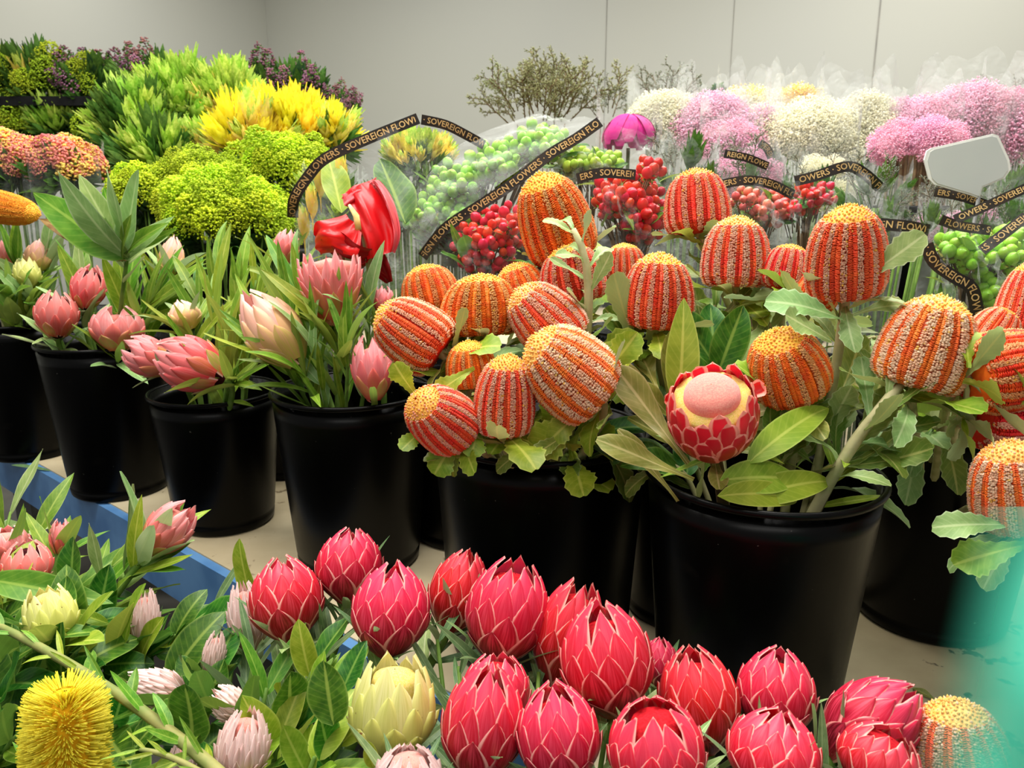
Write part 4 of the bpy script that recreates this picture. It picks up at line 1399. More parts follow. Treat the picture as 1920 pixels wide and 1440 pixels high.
def band(th, path, width, start=0.0, name='printed_band'):
    """path: list of world points, left to right as read; the band faces the viewer."""
    L = th.location
    pts = smooth_path([V(p) for p in path])
    cum = [0]
    for a, c in zip(pts, pts[1:]):
        cum.append(cum[-1] + (c - a).length)
    T = cum[-1]

    def at(s):
        s = max(0, min(T, s))
        for i in range(len(pts) - 1):
            if s <= cum[i + 1]:
                k = (s - cum[i]) / max(1e-9, cum[i + 1] - cum[i])
                p = pts[i].lerp(pts[i + 1], k)
                break
        t0 = pts[min(i + 1, len(pts) - 1)] - pts[i]
        a0 = pts[max(i - 1, 0)]
        a1 = pts[min(i + 2, len(pts) - 1)]
        tn = ((a1 - a0).normalized() * .6 + t0.normalized() * .4).normalized()
        nrm_ = (CAM_SIDE - p).normalized()
        bn = nrm_.cross(tn).normalized()
        return p, bn, tn.cross(bn).normalized()
    b = MB()
    ns = max(8, int(T / .01))

    def fn(u, v):
        p, bn, nn = at(T * u)
        return p + bn * ((v - .5) * width) - L
    b.sheet(fn, ns, 2)
    bo = ob(name, b.mesh('printed_band', [m['band']]), th)
    h = width * .82
    vs, keep = [], set()
    for i, (x, y, z) in enumerate(TV):
        s = x * h - start * h
        if 0.002 <= s <= T - .002:
            keep.add(i)
            p, bn, nn = at(s)
            vs.append(p + bn * (y * h) + nn * .0012 - L)
        else:
            vs.append(V((0, 0, 0)))
    idx = {}
    nvs, nfs = [], []
    for f in TF:
        if all(i in keep for i in f):
            for i in f:
                if i not in idx:
                    idx[i] = len(nvs)
                    nvs.append(vs[i])
            nfs.append(tuple(idx[i] for i in f))
    if nfs:
        g = MB()
        g.add(nvs, nfs)
        ob('lettering', g.mesh('lettering', [m['gold']], False), bo)
    return bo


CAM_SIDE = V((0, 0, 1.7))


def panel(th, top, low, seed, name='clear_wrap', amp=.012):
    """Creased clear sheet hung between an upper and a lower edge."""
    rr = random.Random(seed)
    a, c = smooth_path([V(p) for p in top], 5), smooth_path([V(p) for p in low], 5)
    ph = [rr.random() * 6.28 for _ in range(4)]
    L = th.location

    def s(pp, u):
        f = u * (len(pp) - 1)
        i = min(len(pp) - 2, int(f))
        return pp[i].lerp(pp[i + 1], f - i)
    b = MB()

    def fn(u, v):
        p = s(a, u).lerp(s(c, u), 1 - v)
        q = amp * math.sin(PI * min(1, v * 1.2) * .9) * (math.sin(13 * u + 5 * v + ph[0]) + .7 * math.sin(29 * u - 8 * v + ph[1]) + .5 * math.sin(47 * u + 21 * v + ph[2]))
        return p + V((q * .4, -q, q * .5)) - L
    b.sheet(fn, 40, 12)
    return ob(name, b.mesh('clear_wrap', [m['wrap']]), th)


def berries(th, spots, kind, size, name='berry'):
    me = BER[kind]
    for p, d in spots:
        s = size * R.uniform(.85, 1.15)
        ob(name, me, th, frame_z(p - th.location, d, R.random() * 6, (s, s, s * R.uniform(1.0, 1.2))))


def berry_bunch(label, outline, Y, n, kind, size, zb, px_c, group, leafk=None, depthk=.10, bk=True, bl=None):
    """Berries heaped over a patch of the photo: outline is a list of (px,py,rx,ry) blobs."""
    k = mpp(px_c[0], px_c[1], Y)
    c = P(px_c[0], px_c[1], Y + .06)
    base = V((c.x, c.y + .05, zb))
    th = thing('berry_bunch', label, 'flower bunch', base, group)
    spots = []
    tot = sum(a[2] * a[3] for a in outline)
    for (bx, by, rx, ry) in outline:
        cnt = max(3, int(round(n * rx * ry / tot)))
        for i in range(cnt):
            r = math.sqrt((i + .5) / cnt)
            a = i * 2.39996 + R.uniform(-.15, .15)
            x, y = bx + rx * r * math.cos(a) + R.uniform(-3, 3), by + ry * r * math.sin(a) + R.uniform(-3, 3)
            dep = Y + depthk * (r * r) + R.uniform(-.012, .012) + (by - y) * k * .5
            p = P(x, y, dep)
            d = (RT * (x - bx) / rx * .5 + V((0, 0, 1)) * (.45 + (by - y) / ry * .4) - V((0, 1, 0)) * .6)
            d = (d + V((R.uniform(-.4, .4), R.uniform(-.2, .2), R.uniform(-.3, .3)))).normalized()
            spots.append((p, d))
    berries(th, spots, kind, size)
    # twigs from the berries to the stems
    b = MB()
    L = th.location
    for i, (p, d) in enumerate(spots):
        q = p - d * size * 1.0
        hub = V((p.x * .6 + c.x * .4, p.y * .6 + c.y * .4 + .03, p.z - .05))
        b.tube([q - L, hub - L], .0014, 4)
        if i % 5 == 0:
            b.tube([hub - L, V((c.x, c.y + .03, c.z - .2)) - L, V((0, 0, .02)) + V((R.uniform(-.04, .04), R.uniform(-.04, .04), 0))], .003, 5)
    ob('stems', b.mesh('stems', [m['stem_brown']]), th)
    for i in range(14):
        p, d = R.choice(spots)
        add_leaf(th, leafk or ['wide', 'lance'], p + V((0, .025, -.02)), V((R.uniform(-1, 1), R.uniform(-.6, .3), R.uniform(-.2, .8))), R.uniform(.05, .08))
    if bk:
        bucket(bl or 'black bucket holding a wrapped berry bunch', base.x, base.y, zb, .36, .12, .09, 'black buckets behind the front row')
    return th


WR = 'wrapped berry bunches'
# ---- red berries, left
th = berry_bunch('glossy red berry bunch left of the tall orange banksia', [(915, 450, 66, 66), (955, 420, 36, 36)], 1.45, 74, 'berry_red', .019, TZ, (915, 450), WR)
panel(th, [P(790, 470, 1.42), P(890, 395, 1.42), P(1000, 330, 1.45)], [P(820, 560, 1.45), P(900, 570, 1.42), P(990, 540, 1.45)], 1)
# ---- red berries, right
th = berry_bunch('glossy red berry bunch between the orange and the red striped banksias', [(1165, 370, 58, 42), (1205, 400, 48, 60), (1218, 318, 26, 24)], 1.5, 92, 'berry_red', .020, TZ, (1185, 385), WR)
band(th, [P(1082, 335, 1.47), P(1130, 324, 1.46), P(1192, 328, 1.46)], .019, 8)
panel(th, [P(1075, 318, 1.5), P(1150, 300, 1.46), P(1290, 290, 1.5)], [P(1090, 470, 1.48), P(1170, 490, 1.46), P(1260, 470, 1.5)], 2)
# ---- green berries, big slanting bunch
th = berry_bunch('large bunch of bright green berries slanting up to the right', [(800, 400, 46, 40), (860, 345, 52, 44), (930, 305, 56, 40), (1010, 268, 58, 34), (860, 400, 50, 34)], 1.72, 150, 'berry_green', .024, TZ, (900, 340), WR)
band(th, [P(792, 482, 1.55), P(835, 428, 1.53), P(900, 385, 1.52), P(960, 345, 1.52), P(1030, 290, 1.54), P(1080, 260, 1.56), P(1125, 228, 1.58)], .021, 3)
panel(th, [P(785, 470, 1.57), P(890, 380, 1.54), P(1030, 280, 1.56), P(1128, 222, 1.6)], [P(740, 420, 1.7), P(800, 330, 1.7), P(880, 260, 1.72), P(1000, 215, 1.74)], 3)
# ---- lime berries behind
th = berry_bunch('smaller yellow green berry bunch behind the red berries', [(1110, 305, 60, 26), (1070, 310, 30, 26)], 1.75, 44, 'berry_lime', .022, TZ, (1110, 305), WR)
panel(th, [P(1030, 270, 1.7), P(1130, 235, 1.7), P(1250, 260, 1.72)], [P(1040, 340, 1.7), P(1130, 345, 1.7), P(1230, 330, 1.7)], 4)
# ---- green berries at right edge
th = berry_bunch('bunch of green berries at the right edge beside the printed band', [(1830, 480, 62, 46), (1890, 470, 40, 50), (1860, 545, 44, 42), (1790, 465, 36, 30)], 1.35, 100, 'berry_green', .021, TZ, (1850, 500), WR)
band(th, [P(1737, 458, 1.27), P(1752, 492, 1.265), P(1790, 520, 1.26), P(1822, 540, 1.26), P(1832, 580, 1.26), P(1848, 608, 1.27)], .020, 10)
band(th, [P(1764, 412, 1.4), P(1800, 424, 1.4), P(1858, 432, 1.4)], .018, 5)
band(th, [P(1840, 470, 1.30), P(1880, 440, 1.3), P(1925, 405, 1.3)], .018, 9)
panel(th, [P(1730, 440, 1.28), P(1800, 410, 1.27), P(1930, 380, 1.27)], [P(1760, 600, 1.28), P(1840, 630, 1.26), P(1930, 620, 1.26)], 5)
# ---- faint pink berries at right
th = berry_bunch('dull pink berry bunch behind clear film left of the tallest banksia', [(1440, 390, 44, 34), (1400, 370, 30, 20)], 1.6, 36, 'berry_pink', .018, TZ, (1430, 390), WR)
band(th, [P(1352, 346, 1.5), P(1400, 338, 1.49), P(1445, 345, 1.49), P(1488, 366, 1.5)], .018, 8)
panel(th, [P(1335, 330, 1.52), P(1420, 315, 1.49), P(1500, 340, 1.5)], [P(1350, 440, 1.52), P(1420, 460, 1.49), P(1490, 440, 1.5)], 6)
th = berry_bunch('loose coral red berry bunch under the humped printed band', [(1525, 365, 40, 30), (1490, 390, 26, 22)], 1.6, 32, 'berry_red', .018, TZ, (1525, 370), WR)
band(th, [P(1490, 340, 1.52), P(1530, 330, 1.51), P(1588, 312, 1.51), P(1620, 325, 1.51), P(1650, 352, 1.52)], .020, 6)
panel(th, [P(1490, 325, 1.53), P(1590, 300, 1.51), P(1665, 340, 1.52)], [P(1490, 430, 1.53), P(1580, 450, 1.51), P(1680, 440, 1.52)], 7)
band(th, [P(1650, 420, 1.46), P(1695, 424, 1.45), P(1742, 432, 1.45)], .022, 4)
panel(th, [P(1600, 380, 1.5), P(1690, 350, 1.46), P(1760, 400, 1.46)], [P(1600, 470, 1.5), P(1690, 490, 1.46), P(1760, 480, 1.46)], 8)
# ---- more loose film behind, each a small wrapped filler bunch
for i, (lab, top, low, bd, st) in enumerate([
    ('wrapped bunch whose band dips below the pink gypsophila', [P(1340, 300, 1.9), P(1440, 265, 1.88), P(1560, 320, 1.9)], [P(1340, 360, 1.9), P(1450, 380, 1.88), P(1560, 370, 1.9)], [P(1358, 288, 1.86), P(1400, 296, 1.85), P(1440, 312, 1.86)], 2),
    ('wrapped bunch with a pale band under the white sign', [P(1680, 350, 1.75), P(1800, 360, 1.72), P(1930, 330, 1.72)], [P(1680, 440, 1.75), P(1800, 450, 1.72), P(1930, 430, 1.72)], [P(1752, 360, 1.66), P(1800, 368, 1.65), P(1850, 384, 1.65)], 8),
    ('wrapped bunch with a slanting band right of the white sign', [P(1790, 430, 1.6), P(1860, 380, 1.58), P(1930, 345, 1.58)], [P(1790, 470, 1.6), P(1860, 460, 1.58), P(1930, 440, 1.58)], [P(1790, 412, 1.56), P(1850, 386, 1.55), P(1925, 352, 1.55)], 6),
    ('wrapped bunch with a short curled band below cream gypsophila', [P(1400, 270, 2.0), P(1430, 262, 1.98), P(1470, 290, 2.0)], [P(1400, 330, 2.0), P(1430, 330, 1.98), P(1470, 330, 2.0)], [P(1424, 268, 1.96), P(1438, 278, 1.955), P(1446, 296, 1.96)], 1),
]):
    c = (low[1] + low[0]) / 2
    base = V((c.x, c.y + .12, TZ))
    th = thing('wrapped_bunch', lab, 'flower bunch', base, 'wrapped filler bunches')
    panel(th, top, low, 20 + i)
    band(th, bd, .019, st)
    for j in range(7):
        u = j / 6
        p = low[0].lerp(low[2], u) + V((0, .05, R.uniform(-.02, .03)))
        ob('foliage', R.choice(TU['cong' if j % 2 else 'dark']), th, frame_z(p - base, V((R.uniform(-.3, .3), 0, 1)), R.random() * 6, (.06, .06, .06)))
    stems(th, c + V((0, .05, -.02)), base + V((0, 0, .02)), .08, 8, 'stem_green')

HW = 'hazy film sleeves below the gypsophila'
for i, (lab, px, py, Y, rw, kinds) in enumerate([
    ('hazy clear sleeve of green stems below the magenta bloom', 1285, 330, 2.05, 62, ['cong', 'dark']),
    ('hazy clear sleeve of pink bits below the bright pink gypsophila', 1400, 345, 2.0, 66, ['cpink', 'cong']),
    ('hazy clear sleeve below the large cream gypsophila', 1545, 350, 2.1, 70, ['ccream', 'cong']),
    ('crumpled clear sleeve left of the brown stems', 1640, 390, 1.9, 56, ['cong', 'dark']),
    ('crumpled clear sleeve directly under the white sign', 1790, 425, 1.85, 66, ['cong', 'clil']),
    ('crumpled clear sleeve at the right edge beside the white sign', 1890, 385, 1.95, 66, ['cong', 'dark']),
    ('crumpled clear sleeve of leaves left of the green berries', 735, 400, 1.98, 58, ['dark', 'leafy']),
    ('crumpled clear sleeve of leaves behind the red berry bunch', 860, 440, 1.9, 66, ['dark', 'leafy']),
    ('crumpled clear sleeve of lime leaves behind the anthuriums', 620, 390, 2.0, 52, ['lime', 'dark']),
]):
    k = mpp(px, py, Y)
    c = P(px, py, Y)
    base = V((c.x, c.y, TZ))
    th = thing('wrapped_bunch', lab, 'flower bunch', base, HW)
    for p, nn in dome(16, rw * k * .7, rw * k * .5, .06, -.8):
        sz_ = R.uniform(.05, .08)
        ob('foliage', R.choice(TU[R.choice(kinds)]), th, frame_z(c + p - base, (nn + V((0, 0, 1))).normalized(), R.random() * 6, (sz_,) * 3))
    stems(th, c, base + V((0, 0, .02)), rw * k * .7, 14, 'stem_green')
    sleeve(th, c, base, rw * k, .05, 40 + i, .8, .03, 'wrap_hazy', zig=.025)

# ---- anthurium wrap with the long arched band
base = V((P(680, 430, 1.62).x, 1.72, TZ))
th = thing('anthurium_bunch', 'glossy red anthuriums in clear wrap under the long arched printed band', 'flower bunch', base)


def spathe(pts_edge_l, pts_edge_r, mats, name):
    b = MB()
    a, c = smooth_path(pts_edge_l, 5), smooth_path(pts_edge_r, 5)
    n = min(len(a), len(c)) - 1

    def fn(u, v):
        i = v * n
        j = min(n - 1, int(i))
        p, q = a[j].lerp(a[j + 1], i - j), c[j].lerp(c[j + 1], i - j)
        r = p.lerp(q, u)
        return r + V((0, -.010 * math.sin(PI * u) + (.009 * math.sin(8 * u + 4 * v) + .005 * math.sin(17 * u - 6 * v)), .006 * math.sin(7 * v))) - base
    b.sheet(fn, 10, 16)
    return ob(name, b.mesh('spathe', [m[mats]]), th)


spathe([P(640, 365, 1.55), P(655, 395, 1.52), P(680, 440, 1.50), P(690, 490, 1.5)], [P(700, 335, 1.6), P(725, 385, 1.56), P(742, 430, 1.54), P(738, 475, 1.53)], 'spathe', 'spathe')
spathe([P(640, 372, 1.56), P(668, 350, 1.58), P(688, 338, 1.6), P(706, 336, 1.62)], [P(655, 392, 1.53), P(690, 378, 1.55), P(700, 362, 1.58), P(707, 338, 1.61)], 'spathe_pink', 'spathe')
spathe([P(588, 440, 1.52), P(592, 420, 1.50), P(615, 405, 1.5), P(650, 405, 1.52)], [P(600, 478, 1.55), P(640, 480, 1.48), P(672, 470, 1.47), P(680, 440, 1.5)], 'spathe', 'spathe')
spathe([P(640, 420, 1.58), P(655, 460, 1.56), P(690, 500, 1.55), P(725, 535, 1.55)], [P(690, 430, 1.55), P(712, 462, 1.53), P(732, 492, 1.52), P(738, 530, 1.54)], 'spathe_shaded', 'spathe')
spathe([P(696, 340, 1.585), P(722, 385, 1.545), P(738, 430, 1.525), P(734, 475, 1.515)], [P(709, 337, 1.605), P(737, 380, 1.575), P(752, 430, 1.555), P(742, 478, 1.545)], 'spathe_pink', 'spathe')
spathe([P(602, 462, 1.53), P(625, 485, 1.53), P(660, 500, 1.52), P(690, 500, 1.52)], [P(610, 440, 1.50), P(640, 440, 1.475), P(668, 450, 1.47), P(700, 470, 1.5)], 'spathe_shaded', 'spathe')
b = MB()
b.tube([P(672, 430, 1.46) - base, P(668, 405, 1.47) - base, P(655, 385, 1.49) - base], [.006, .006, .003], 8)
ob('spadix', b.mesh('spadix', [m['spadix']]), th)
b = MB()
for x, y in ((660, 470), (700, 480), (630, 460), (690, 380)):
    b.tube([P(x, y, 1.55) - base, V((R.uniform(-.04, .04), 0, .2)), V((R.uniform(-.03, .03), 0, .02))], .004, 6)
ob('stems', b.mesh('stems', [m['stem_green']]), th)
add_leaf(th, 'wide', P(760, 420, 1.6), P(720, 310, 1.66) - P(760, 420, 1.6), .16)
add_leaf(th, 'widelime', P(640, 400, 1.66), P(622, 305, 1.7) - P(640, 400, 1.66), .14)
for px, py in ((600, 350), (640, 330), (585, 390), (570, 430)):
    ob('foliage', R.choice(TU['amber']), th, frame_z(P(px, py, 1.72) - base, V((0, 0, 1)), 0, (.05, .05, .06)))
bpath = [P(549, 408, 1.62), P(552, 372, 1.6), P(580, 328, 1.6), P(612, 296, 1.6), P(690, 260, 1.62), P(784, 222, 1.66)]
band(th, bpath, .022, 0)
band(th, [P(790, 224, 1.66), P(835, 234, 1.68), P(872, 252, 1.7), P(908, 272, 1.72)], .020, 10)
panel(th, [P(548, 400, 1.62), P(580, 322, 1.61), P(690, 252, 1.63), P(790, 214, 1.67), P(910, 262, 1.74)], [P(560, 520, 1.6), P(600, 560, 1.56), P(680, 570, 1.52), P(760, 540, 1.54), P(800, 460, 1.6)], 11, amp=.016)
bucket('black bucket holding the wrapped anthuriums', base.x, base.y, TZ, .36, .12, .09, 'black buckets behind the front row')
th = bunch('filler_bunch', 'bunch of yellow tipped green sprigs under the arched printed band', 'flower bunch', 785, 290, 1.95, 66, 36, ['amber', 'lime'], 30, .045, TZ, group=None, foliage=('dark', 12, .05))

# ------------------------------------------------------------------ background, left
LB = 'bunches behind the left buckets'
SH2 = .945
b = MB()
th = bunch('goldenrod_bunch', 'largest lime goldenrod bunch right behind the pink protea buckets', 'flower bunch', 420, 405, 2.25, 108, 58, ['sol'], 42, .10, TZ, group='goldenrod bunches', foliage=('leafy', 14, .08), depth=.8)
bunch_bucket(th, 'black bucket under the largest goldenrod bunch')
th = bunch('goldenrod_bunch', 'lime goldenrod bunch to the right, touching the arched band', 'flower bunch', 528, 325, 2.5, 78, 50, ['sol'], 32, .10, TZ, group='goldenrod bunches', foliage=('leafy', 10, .08), depth=.8)
bunch_bucket(th, 'black bucket under the right goldenrod bunch')
th = bunch('goldenrod_bunch', 'small yellow goldenrod bunch behind the tall grey leaf', 'flower bunch', 275, 372, 2.55, 52, 36, ['sol'], 22, .09, TZ, group='goldenrod bunches', foliage=('leafy', 10, .08), depth=.8)
bunch_bucket(th, 'black bucket under the small goldenrod bunch')
th = bunch('goldenrod_bunch', 'dull olive filler bunch between the goldenrod and the leafy green heap', 'flower bunch', 375, 335, 2.6, 76, 26, ['solg'], 26, .09, TZ, group='goldenrod bunches', foliage=('leafy', 10, .08), depth=.7)
bunch_bucket(th, 'black bucket under the olive filler bunch')
th = bunch('goldenrod_bunch', 'yellow green filler right of the dark gap beside pale bud', 'flower bunch', 505, 415, 2.35, 50, 42, ['sol', 'solg'], 22, .09, TZ, group='goldenrod bunches', foliage=('leafy', 8, .08), depth=.7)
LD = 'leucadendron bunches'
for lab, px, py, Y, rw, rh, kinds, n, sz in [
    ('dark green leafy bunch at the lower left of the big green heap', 262, 235, 3.2, 76, 66, ['green', 'dark', 'lime'], 44, .12),
    ('tall fresh green leafy bunch at the top of the heap', 345, 190, 3.35, 92, 62, ['green', 'lime'], 54, .12),
    ('pale lime bunch at the right shoulder of the green heap', 430, 190, 3.3, 62, 52, ['lime', 'green', 'amber'], 36, .11),
    ('deep green bunch under the leafy heap', 300, 285, 3.05, 66, 40, ['green', 'dark'], 30, .11),
    ('bright yellow leafy bunch nearest the wall', 545, 235, 3.11, 78, 48, ['yellow'], 46, .11),
    ('yellow leafy bunch with green bases, left half of the yellow patch', 470, 255, 3.01, 66, 44, ['yellow', 'amber'], 36, .11),
    ('yellow green bunch below the left of the yellow patch', 410, 275, 3.11, 56, 36, ['amber', 'lime'], 30, .10),
    ('small yellow bunch at the right end of the yellow patch', 615, 245, 3.1, 44, 30, ['yellow', 'amber'], 22, .10),
]:
    th = bunch('leucadendron_bunch', lab, 'flower bunch', px, py, Y, rw, rh, kinds, n, sz, SH2, group=LD, lo=-.45, foliage=('dark', 10, .1), depth=.8)
    bunch_bucket(th, 'black bucket under the ' + lab.replace(' the big green heap', ' the heap').replace(' nearest the wall', ' by the wall').replace(', left half of the yellow patch', ''))
CB = 'coral filler bunches'
for lab, px, py, rw, rh, kinds in [('coral and apricot filler bunch at the left photo edge', 20, 300, 58, 40, ['coral', 'coraly']), ('coral pink filler bunch with yellow edges, second from the left edge', 118, 302, 62, 38, ['coral', 'coral', 'coraly'])]:
    th = bunch('filler_bunch', lab, 'flower bunch', px, py, 2.56, rw, rh, kinds, 34, .085, TZ, group=CB, foliage=('dark', 14, .09), depth=.8)
    k = mpp(px, py, 2.56)
    sleeve(th, P(px, py, 2.56), th.location.copy(), rw * k * 1.12, rh * k * .1, 3 + px, 1, .02)
    bunch_bucket(th, 'black bucket under the ' + lab)
# far shelf rack against the left wall
rk = P(90, 200, 4.9)
th = thing('shelf_rack', 'dark shelf rack far back at the left carrying rows of bunches', 'shelf', (rk.x, rk.y, 0))
z1 = P(90, 192, 4.9).z - .0
z2 = P(90, 262, 4.9).z - .02
for z in (z1 - .02, z2 - .12, .5):
    b = MB()
    b.box((-1.1, -.25, z - .025), (1.5, .3, z + .025))
    ob('shelf_board', b.mesh('rack_shelf', [m['black']], False), th)
for x in (-1.08, .2, 1.46):
    b = MB()
    b.box((x - .02, .24, 0), (x + .02, .3, z1 + .05))
    ob('post', b.mesh('rack_post', [m['steel']], False), th)
UPS = [
    ('yellow flecked green bunch on the top rack shelf at left', 70, 150, 56, 40, ['amber', 'solg', 'dark', 'dark'], z1),
    ('dark green bunch with brownish tips on the top rack shelf', 168, 162, 46, 34, ['leafy', 'dark', 'solg', 'heath'], z1),
    ('pale lime bunch on the middle rack shelf', 118, 228, 56, 28, ['lime', 'green'], z2 - .1),
    ('grey green bunch on the middle rack shelf at the left edge', 25, 232, 46, 30, ['cong', 'solg'], z2 - .1),
    ('greenish bunch at the very left of the top rack shelf', 5, 150, 30, 34, ['dark', 'solg'], z1),
    ('dull sage bunch beside the lime one on the middle rack shelf', 196, 240, 40, 30, ['leafy', 'solg'], z2 - .1),
]
for lab, px, py, rw, rh, kinds, zb in UPS:
    bunch('filler_bunch', lab, 'flower bunch', px, py, 4.8, rw, rh, kinds, 30, .15, zb + .005, group='bunches on the far rack', foliage=('dark', 12, .14), depth=.6, nst=8)
FARB = 'bunches against the far wall'
for lab, px, py, rw, rh, kinds, sz in [
    ('pink heather bunch showing behind the left of the green heap', 285, 150, 46, 26, ['heath', 'dark'], .13),
    ('mauve flowered dark bunch at the far corner behind the yellow patch', 488, 165, 44, 26, ['heath', 'leafy', 'leafy', 'clil'], .13),
    ('dark bunch with crimson spikes beside the bare wall', 556, 172, 44, 26, ['heath', 'leafy', 'leafy', 'dark'], .13),
    ('pale pink bunch low beside the bare wall', 632, 208, 26, 14, ['clil', 'heath'], .10),
]:
    th = bunch('filler_bunch', lab, 'flower bunch', px, py, 4.4, rw, rh, kinds, 22, sz, .945, group=FARB, foliage=('leafy', 10, .12), depth=.7, nst=8)
    bunch_bucket(th, 'black bucket under the ' + lab)

# ------------------------------------------------------------------ background, right
GY = 'gypsophila bunches at the back'
for lab, px, py, Y, rw, rh, kinds, n, sz in [
    ('cream gypsophila bunch behind the magenta bloom', 1245, 225, 3.1, 56, 26, ['ccream'], 26, .13),
    ('lilac gypsophila bunch in the middle of the back row', 1335, 235, 3.0, 58, 34, ['clil'], 28, .13),
    ('bright pink gypsophila bunch below the lilac one', 1368, 268, 2.86, 48, 24, ['cpink'], 22, .11),
    ('pale yellow gypsophila bunch behind the lilac one', 1400, 212, 3.3, 50, 22, ['cyel', 'ccream'], 20, .13),
    ('golden yellow gypsophila bunch at the back', 1485, 205, 3.35, 44, 24, ['cyel'], 20, .12),
    ('large cream gypsophila bunch left of the pink ones', 1525, 255, 2.9, 76, 46, ['ccream'], 40, .14),
    ('second cream gypsophila bunch touching the pink cloud', 1605, 245, 2.95, 64, 44, ['ccream'], 34, .14),
    ('pale mauve gypsophila bunch between lilac and cream', 1430, 245, 3.0, 44, 30, ['clil', 'ccream'], 22, .12),
    ('pink gypsophila bunch above the brown stems', 1715, 250, 2.91, 64, 48, ['cpink', 'clil'], 38, .13),
    ('large pink gypsophila bunch behind the white sign', 1810, 232, 2.96, 80, 50, ['cpink', 'clil'], 44, .14),
    ('pink gypsophila bunch at the right photo edge', 1905, 250, 2.91, 62, 58, ['cpink', 'clil'], 36, .14),
]:
    th = bunch('gypsophila_bunch', lab, 'flower bunch', px, py, Y, rw, rh, kinds, n, sz, .945, group=GY, lo=-.25, depth=.8, foliage=('cong', 4, .06))
    k = mpp(px, py, Y)
    c = P(px, py, Y)
    sleeve(th, c, th.location.copy(), rw * k * 1.15, rh * k, int(px), 1, .08, 'wrap_mid', zig=.05)
    bunch_bucket(th, 'black bucket under the ' + lab)
# brown stemmed bucket under the pink bunch
c = P(1715, 340, 2.3)
b0 = V((c.x, c.y, P(1715, 400, 2.3).z))
th = thing('stem_bundle', 'bundle of bare brown stems in a dark bucket left of the white sign', 'flower bunch', (c.x, c.y, TZ))
b = MB()
for i in range(46):
    a = i * 2.4
    q = math.sqrt((i + .5) / 46)
    z1_ = P(1715, 292, 2.3).z - TZ
    b.tube([(.035 * q * math.cos(a), .035 * q * math.sin(a), .02), (.09 * q * math.cos(a) + .01, .08 * q * math.sin(a), z1_)], .0045, 5)
ob('stems', b.mesh('stems', [m['stem_brown']]), th)
for p, nn in dome(16, .1, .09, .05, -.1):
    ob('flower_head', R.choice(TU['cpink']), th, frame_z(p + V((0, 0, z1_ + .02)), nn, R.random() * 6, (.09, .09, .09)))
bucket('black bucket around the bare brown stems', c.x, c.y, TZ, P(1715, 385, 2.3).z - TZ, .10, .08, 'black buckets behind the front row')
# conifer bunches
for lab, px, py, Y, rw, rh, kinds, n, sz, cat in [
    ('olive conifer foliage bunch against the bare wall at centre', 1015, 222, 3.7, 70, 34, ['con'], 26, .17, 'foliage'),
    ('sparse grey twig bunch right of the olive conifer', 1140, 222, 3.9, 22, 24, ['cong', 'con'], 6, .14, 'foliage'),
    ('thin grey twigs standing above the cream gypsophila', 1250, 200, 3.7, 36, 24, ['cong'], 9, .14, 'foliage'),
    ('tiny dark twig at the upper right against the wall', 1887, 190, 3.4, 6, 22, ['cong'], 2, .12, 'foliage'),
]:
    th = bunch('conifer_bunch', lab, cat, px, py, Y, rw, rh, kinds, n, sz, .945, 'stem_brown', 'twiggy foliage at the back', lo=.05, depth=.6, part='twig', out=.6, nst=6)
    if n > 4:
        bunch_bucket(th, 'black bucket under the ' + lab)
b0 = P(1345, 185, 3.5)
th = thing('dark_sprig', 'single dark green leafy sprig sticking up against the wall', 'foliage', (b0.x, b0.y, .945))
b = MB()
b.tube([(0, 0, .02), (0, 0, b0.z - .945)], .004, 5)
ob('stem', b.mesh('stem', [m['stem_brown']]), th)
for x, y in ((1325, 150), (1345, 158), (1362, 162), (1366, 178), (1340, 175), (1332, 165)):
    p0, p1 = P(1345, 178, 3.5), P(x, y, 3.48)
    o = add_leaf(th, 'wide', p0.lerp(p1, .3), p1 - p0, .07)
    o.data = TU['leafy'][0]
    o.scale = (.05, .05, .05)
# magenta bloom
p0 = P(1178, 275, 2.2)
th = thing('magenta_bloom', 'magenta cup shaped bloom in clear wrap at the back', 'flower', (p0.x, p0.y, TZ))
b = MB()
kk = mpp(1178, 260, 2.2)
for i in range(22):
    a = i * 2.4
    ph0 = 2.0 - .45 * (i / 22)
    er = V((math.cos(a), math.sin(a), 0))
    et = V((-er.y, er.x, 0))

    def fn(u, v):
        s = 2 * u - 1
        f = ph0 - (ph0 - .12) * v
        rr_ = .066 + .008 * (i / 22)
        return er * (math.sin(f) * rr_) + V((0, 0, .03 + math.cos(f) * rr_ * .95)) + et * (s * .022 * ovate(max(.05, v * .9 + .06)))
    b.sheet(fn, 3, 8)
ob('petals', b.mesh('petals', [m['magenta']]), th, MX.Translation(V((0, 0, P(1178, 285, 2.2).z - TZ))))
b = MB()
b.tube([(0, 0, .02), (0, 0, P(1178, 285, 2.2).z - TZ + .01)], .005, 6)
ob('stem', b.mesh('stem', [m['stem_green']]), th)
sleeve(th, P(1178, 262, 2.2), V((p0.x, p0.y, TZ)), .085, .04, 77, 1, .06)
bucket('black bucket under the magenta bloom', p0.x, p0.y, TZ, .36, .11, .09, 'black buckets behind the front row')

# white sign
sp = [(1738, 283), (1746, 278), (1862, 251), (1872, 254), (1893, 300), (1895, 318), (1884, 334), (1842, 352), (1836, 372), (1820, 366), (1752, 346), (1742, 336), (1733, 300)]
SY = 1.62
cs = P(1815, 310, SY)
th = thing('blank_sign', 'blank white plastic sign with a pointed foot in front of pink flowers', 'sign', (cs.x, cs.y, P(1836, 372, SY).z))
wp = [P(x, y, SY) - th.location for x, y in sp]


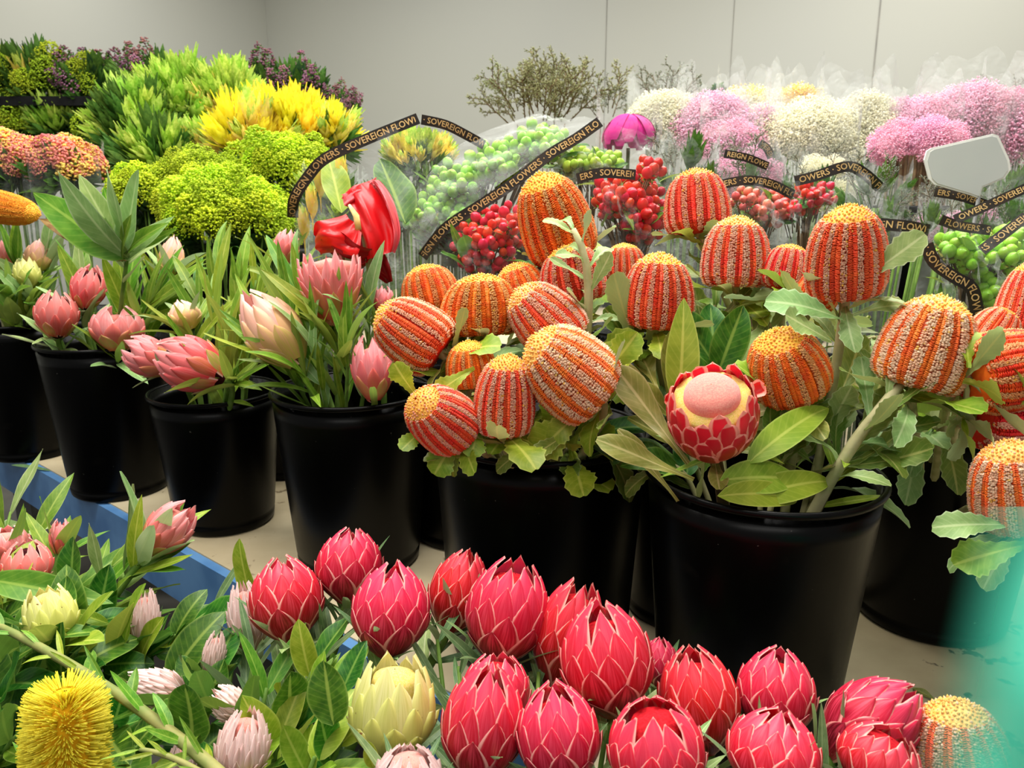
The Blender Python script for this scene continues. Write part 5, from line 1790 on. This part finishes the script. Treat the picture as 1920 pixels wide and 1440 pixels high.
def plate(pts, y0, y1, mat, name):
    b = MB()
    n = len(pts)
    b.add([V((p.x, p.y + y0, p.z)) for p in pts] + [V((p.x, p.y + y1, p.z)) for p in pts],
          [tuple(range(n)), tuple(range(n, 2 * n))[::-1]] + [(i, n + i, n + (i + 1) % n, (i + 1) % n) for i in range(n)])
    return ob(name, b.mesh(name, [m[mat]], False), th)


plate(wp, 0, .004, 'sign_edge', 'frame')
cc = sum(wp, V((0, 0, 0))) / len(wp)
plate([cc + (p - cc) * .93 for p in wp], -.0015, 0, 'sign', 'face')
b = MB()
b.tube([wp[8] + V((0, .002, .004)), V((wp[8].x, .05, TZ + .02 - th.location.z))], .004, 6)
ob('stick', b.mesh('stick', [m['steel']]), th)

# teal film made up for a blurred near thing, rising from the front bucket
b = MB()
bc, bh, br, _b0 = BK['FX']


def film_top(u, v):
    y = 1470 - v * 520
    x = 1690 + 120 * v + u * 420
    return P(x, y, .50 - .05 * math.sin(PI * u) + .02 * math.sin(5 * v))


def fn(u, v):
    if v > .4:
        return film_top(u, (v - .4) / .6)
    a = PI * .95 + (PI * .9) * -u * 1.0
    lo = bc + V((math.cos(a) * br * .8, math.sin(a) * br * .8, bh - .12))
    k = v / .4
    k = k * k * (3 - 2 * k)
    return lo.lerp(film_top(u, 0), k)


b.sheet(fn, 30, 30)
o = ob('blur_film', b.mesh('blur_film', [m['teal']]))
tag(o, 'teal film standing in for a blurred near object at the lower right corner', 'film')

for lab, kd, x0, y0, x1, y1, z in (('small curled olive leaf lying on the stained board', 'bolive', 1765, 1318, 1712, 1288, TZ - .016), ('narrow sage leaf lying on the table edge by the leftmost bucket', 'sage', 20, 872, 95, 880, TZ)):
    def onz(x, y):
        d_ = ray(x, y)
        return CAM + d_ * ((z + .004 - CAM.z) / d_.z)
    p0, p1 = onz(x0, y0), onz(x1, y1)
    o = ob('fallen_leaf', LEAF[kd][0], None, frame_y(p0, p1 - p0, V((0, 0, 1)), ((p1 - p0).length,) * 3))
    tag(o, lab, 'leaf')

# ------------------------------------------------------------------ light
w = bpy.data.worlds.new('world')
SC.world = w
w.use_nodes = True
w.node_tree.nodes['Background'].inputs[0].default_value = (1, .985, .95, 1)
w.node_tree.nodes['Background'].inputs[1].default_value = .38


def area(name, loc, size, sy, power, rot=(0, 0, 0), col=(1, .98, .93)):
    d = bpy.data.lights.new(name, 'AREA')
    d.shape = 'RECTANGLE'
    d.size, d.size_y, d.energy, d.color = size, sy, power, col
    o = bpy.data.objects.new(name, d)
    COL.objects.link(o)
    o.location = loc
    o.rotation_euler = rot


area('ceiling_and_fill_lamp', (-.6, .9, 3.6), 2.4, .5, 100)
area('ceiling_and_fill_lamp', (.8, 2.0, 3.6), 2.4, .5, 90)
area('ceiling_and_fill_lamp', (-1.6, 3.2, 3.8), 2.6, .5, 95)
area('ceiling_and_fill_lamp', (1.6, 4.2, 3.8), 2.6, .5, 90)
area('ceiling_and_fill_lamp', (-1.8, 6.6, 4.2), 3.2, .6, 62)  # far lamp added to brighten the back wall
area('ceiling_and_fill_lamp', (2.6, 5.6, 4.2), 3.2, .6, 48)  # also added, lifts the right part of the wall
area('ceiling_and_fill_lamp', (-.2, -1.2, 3.4), 2.4, .5, 60, (rad(-20), 0, 0))
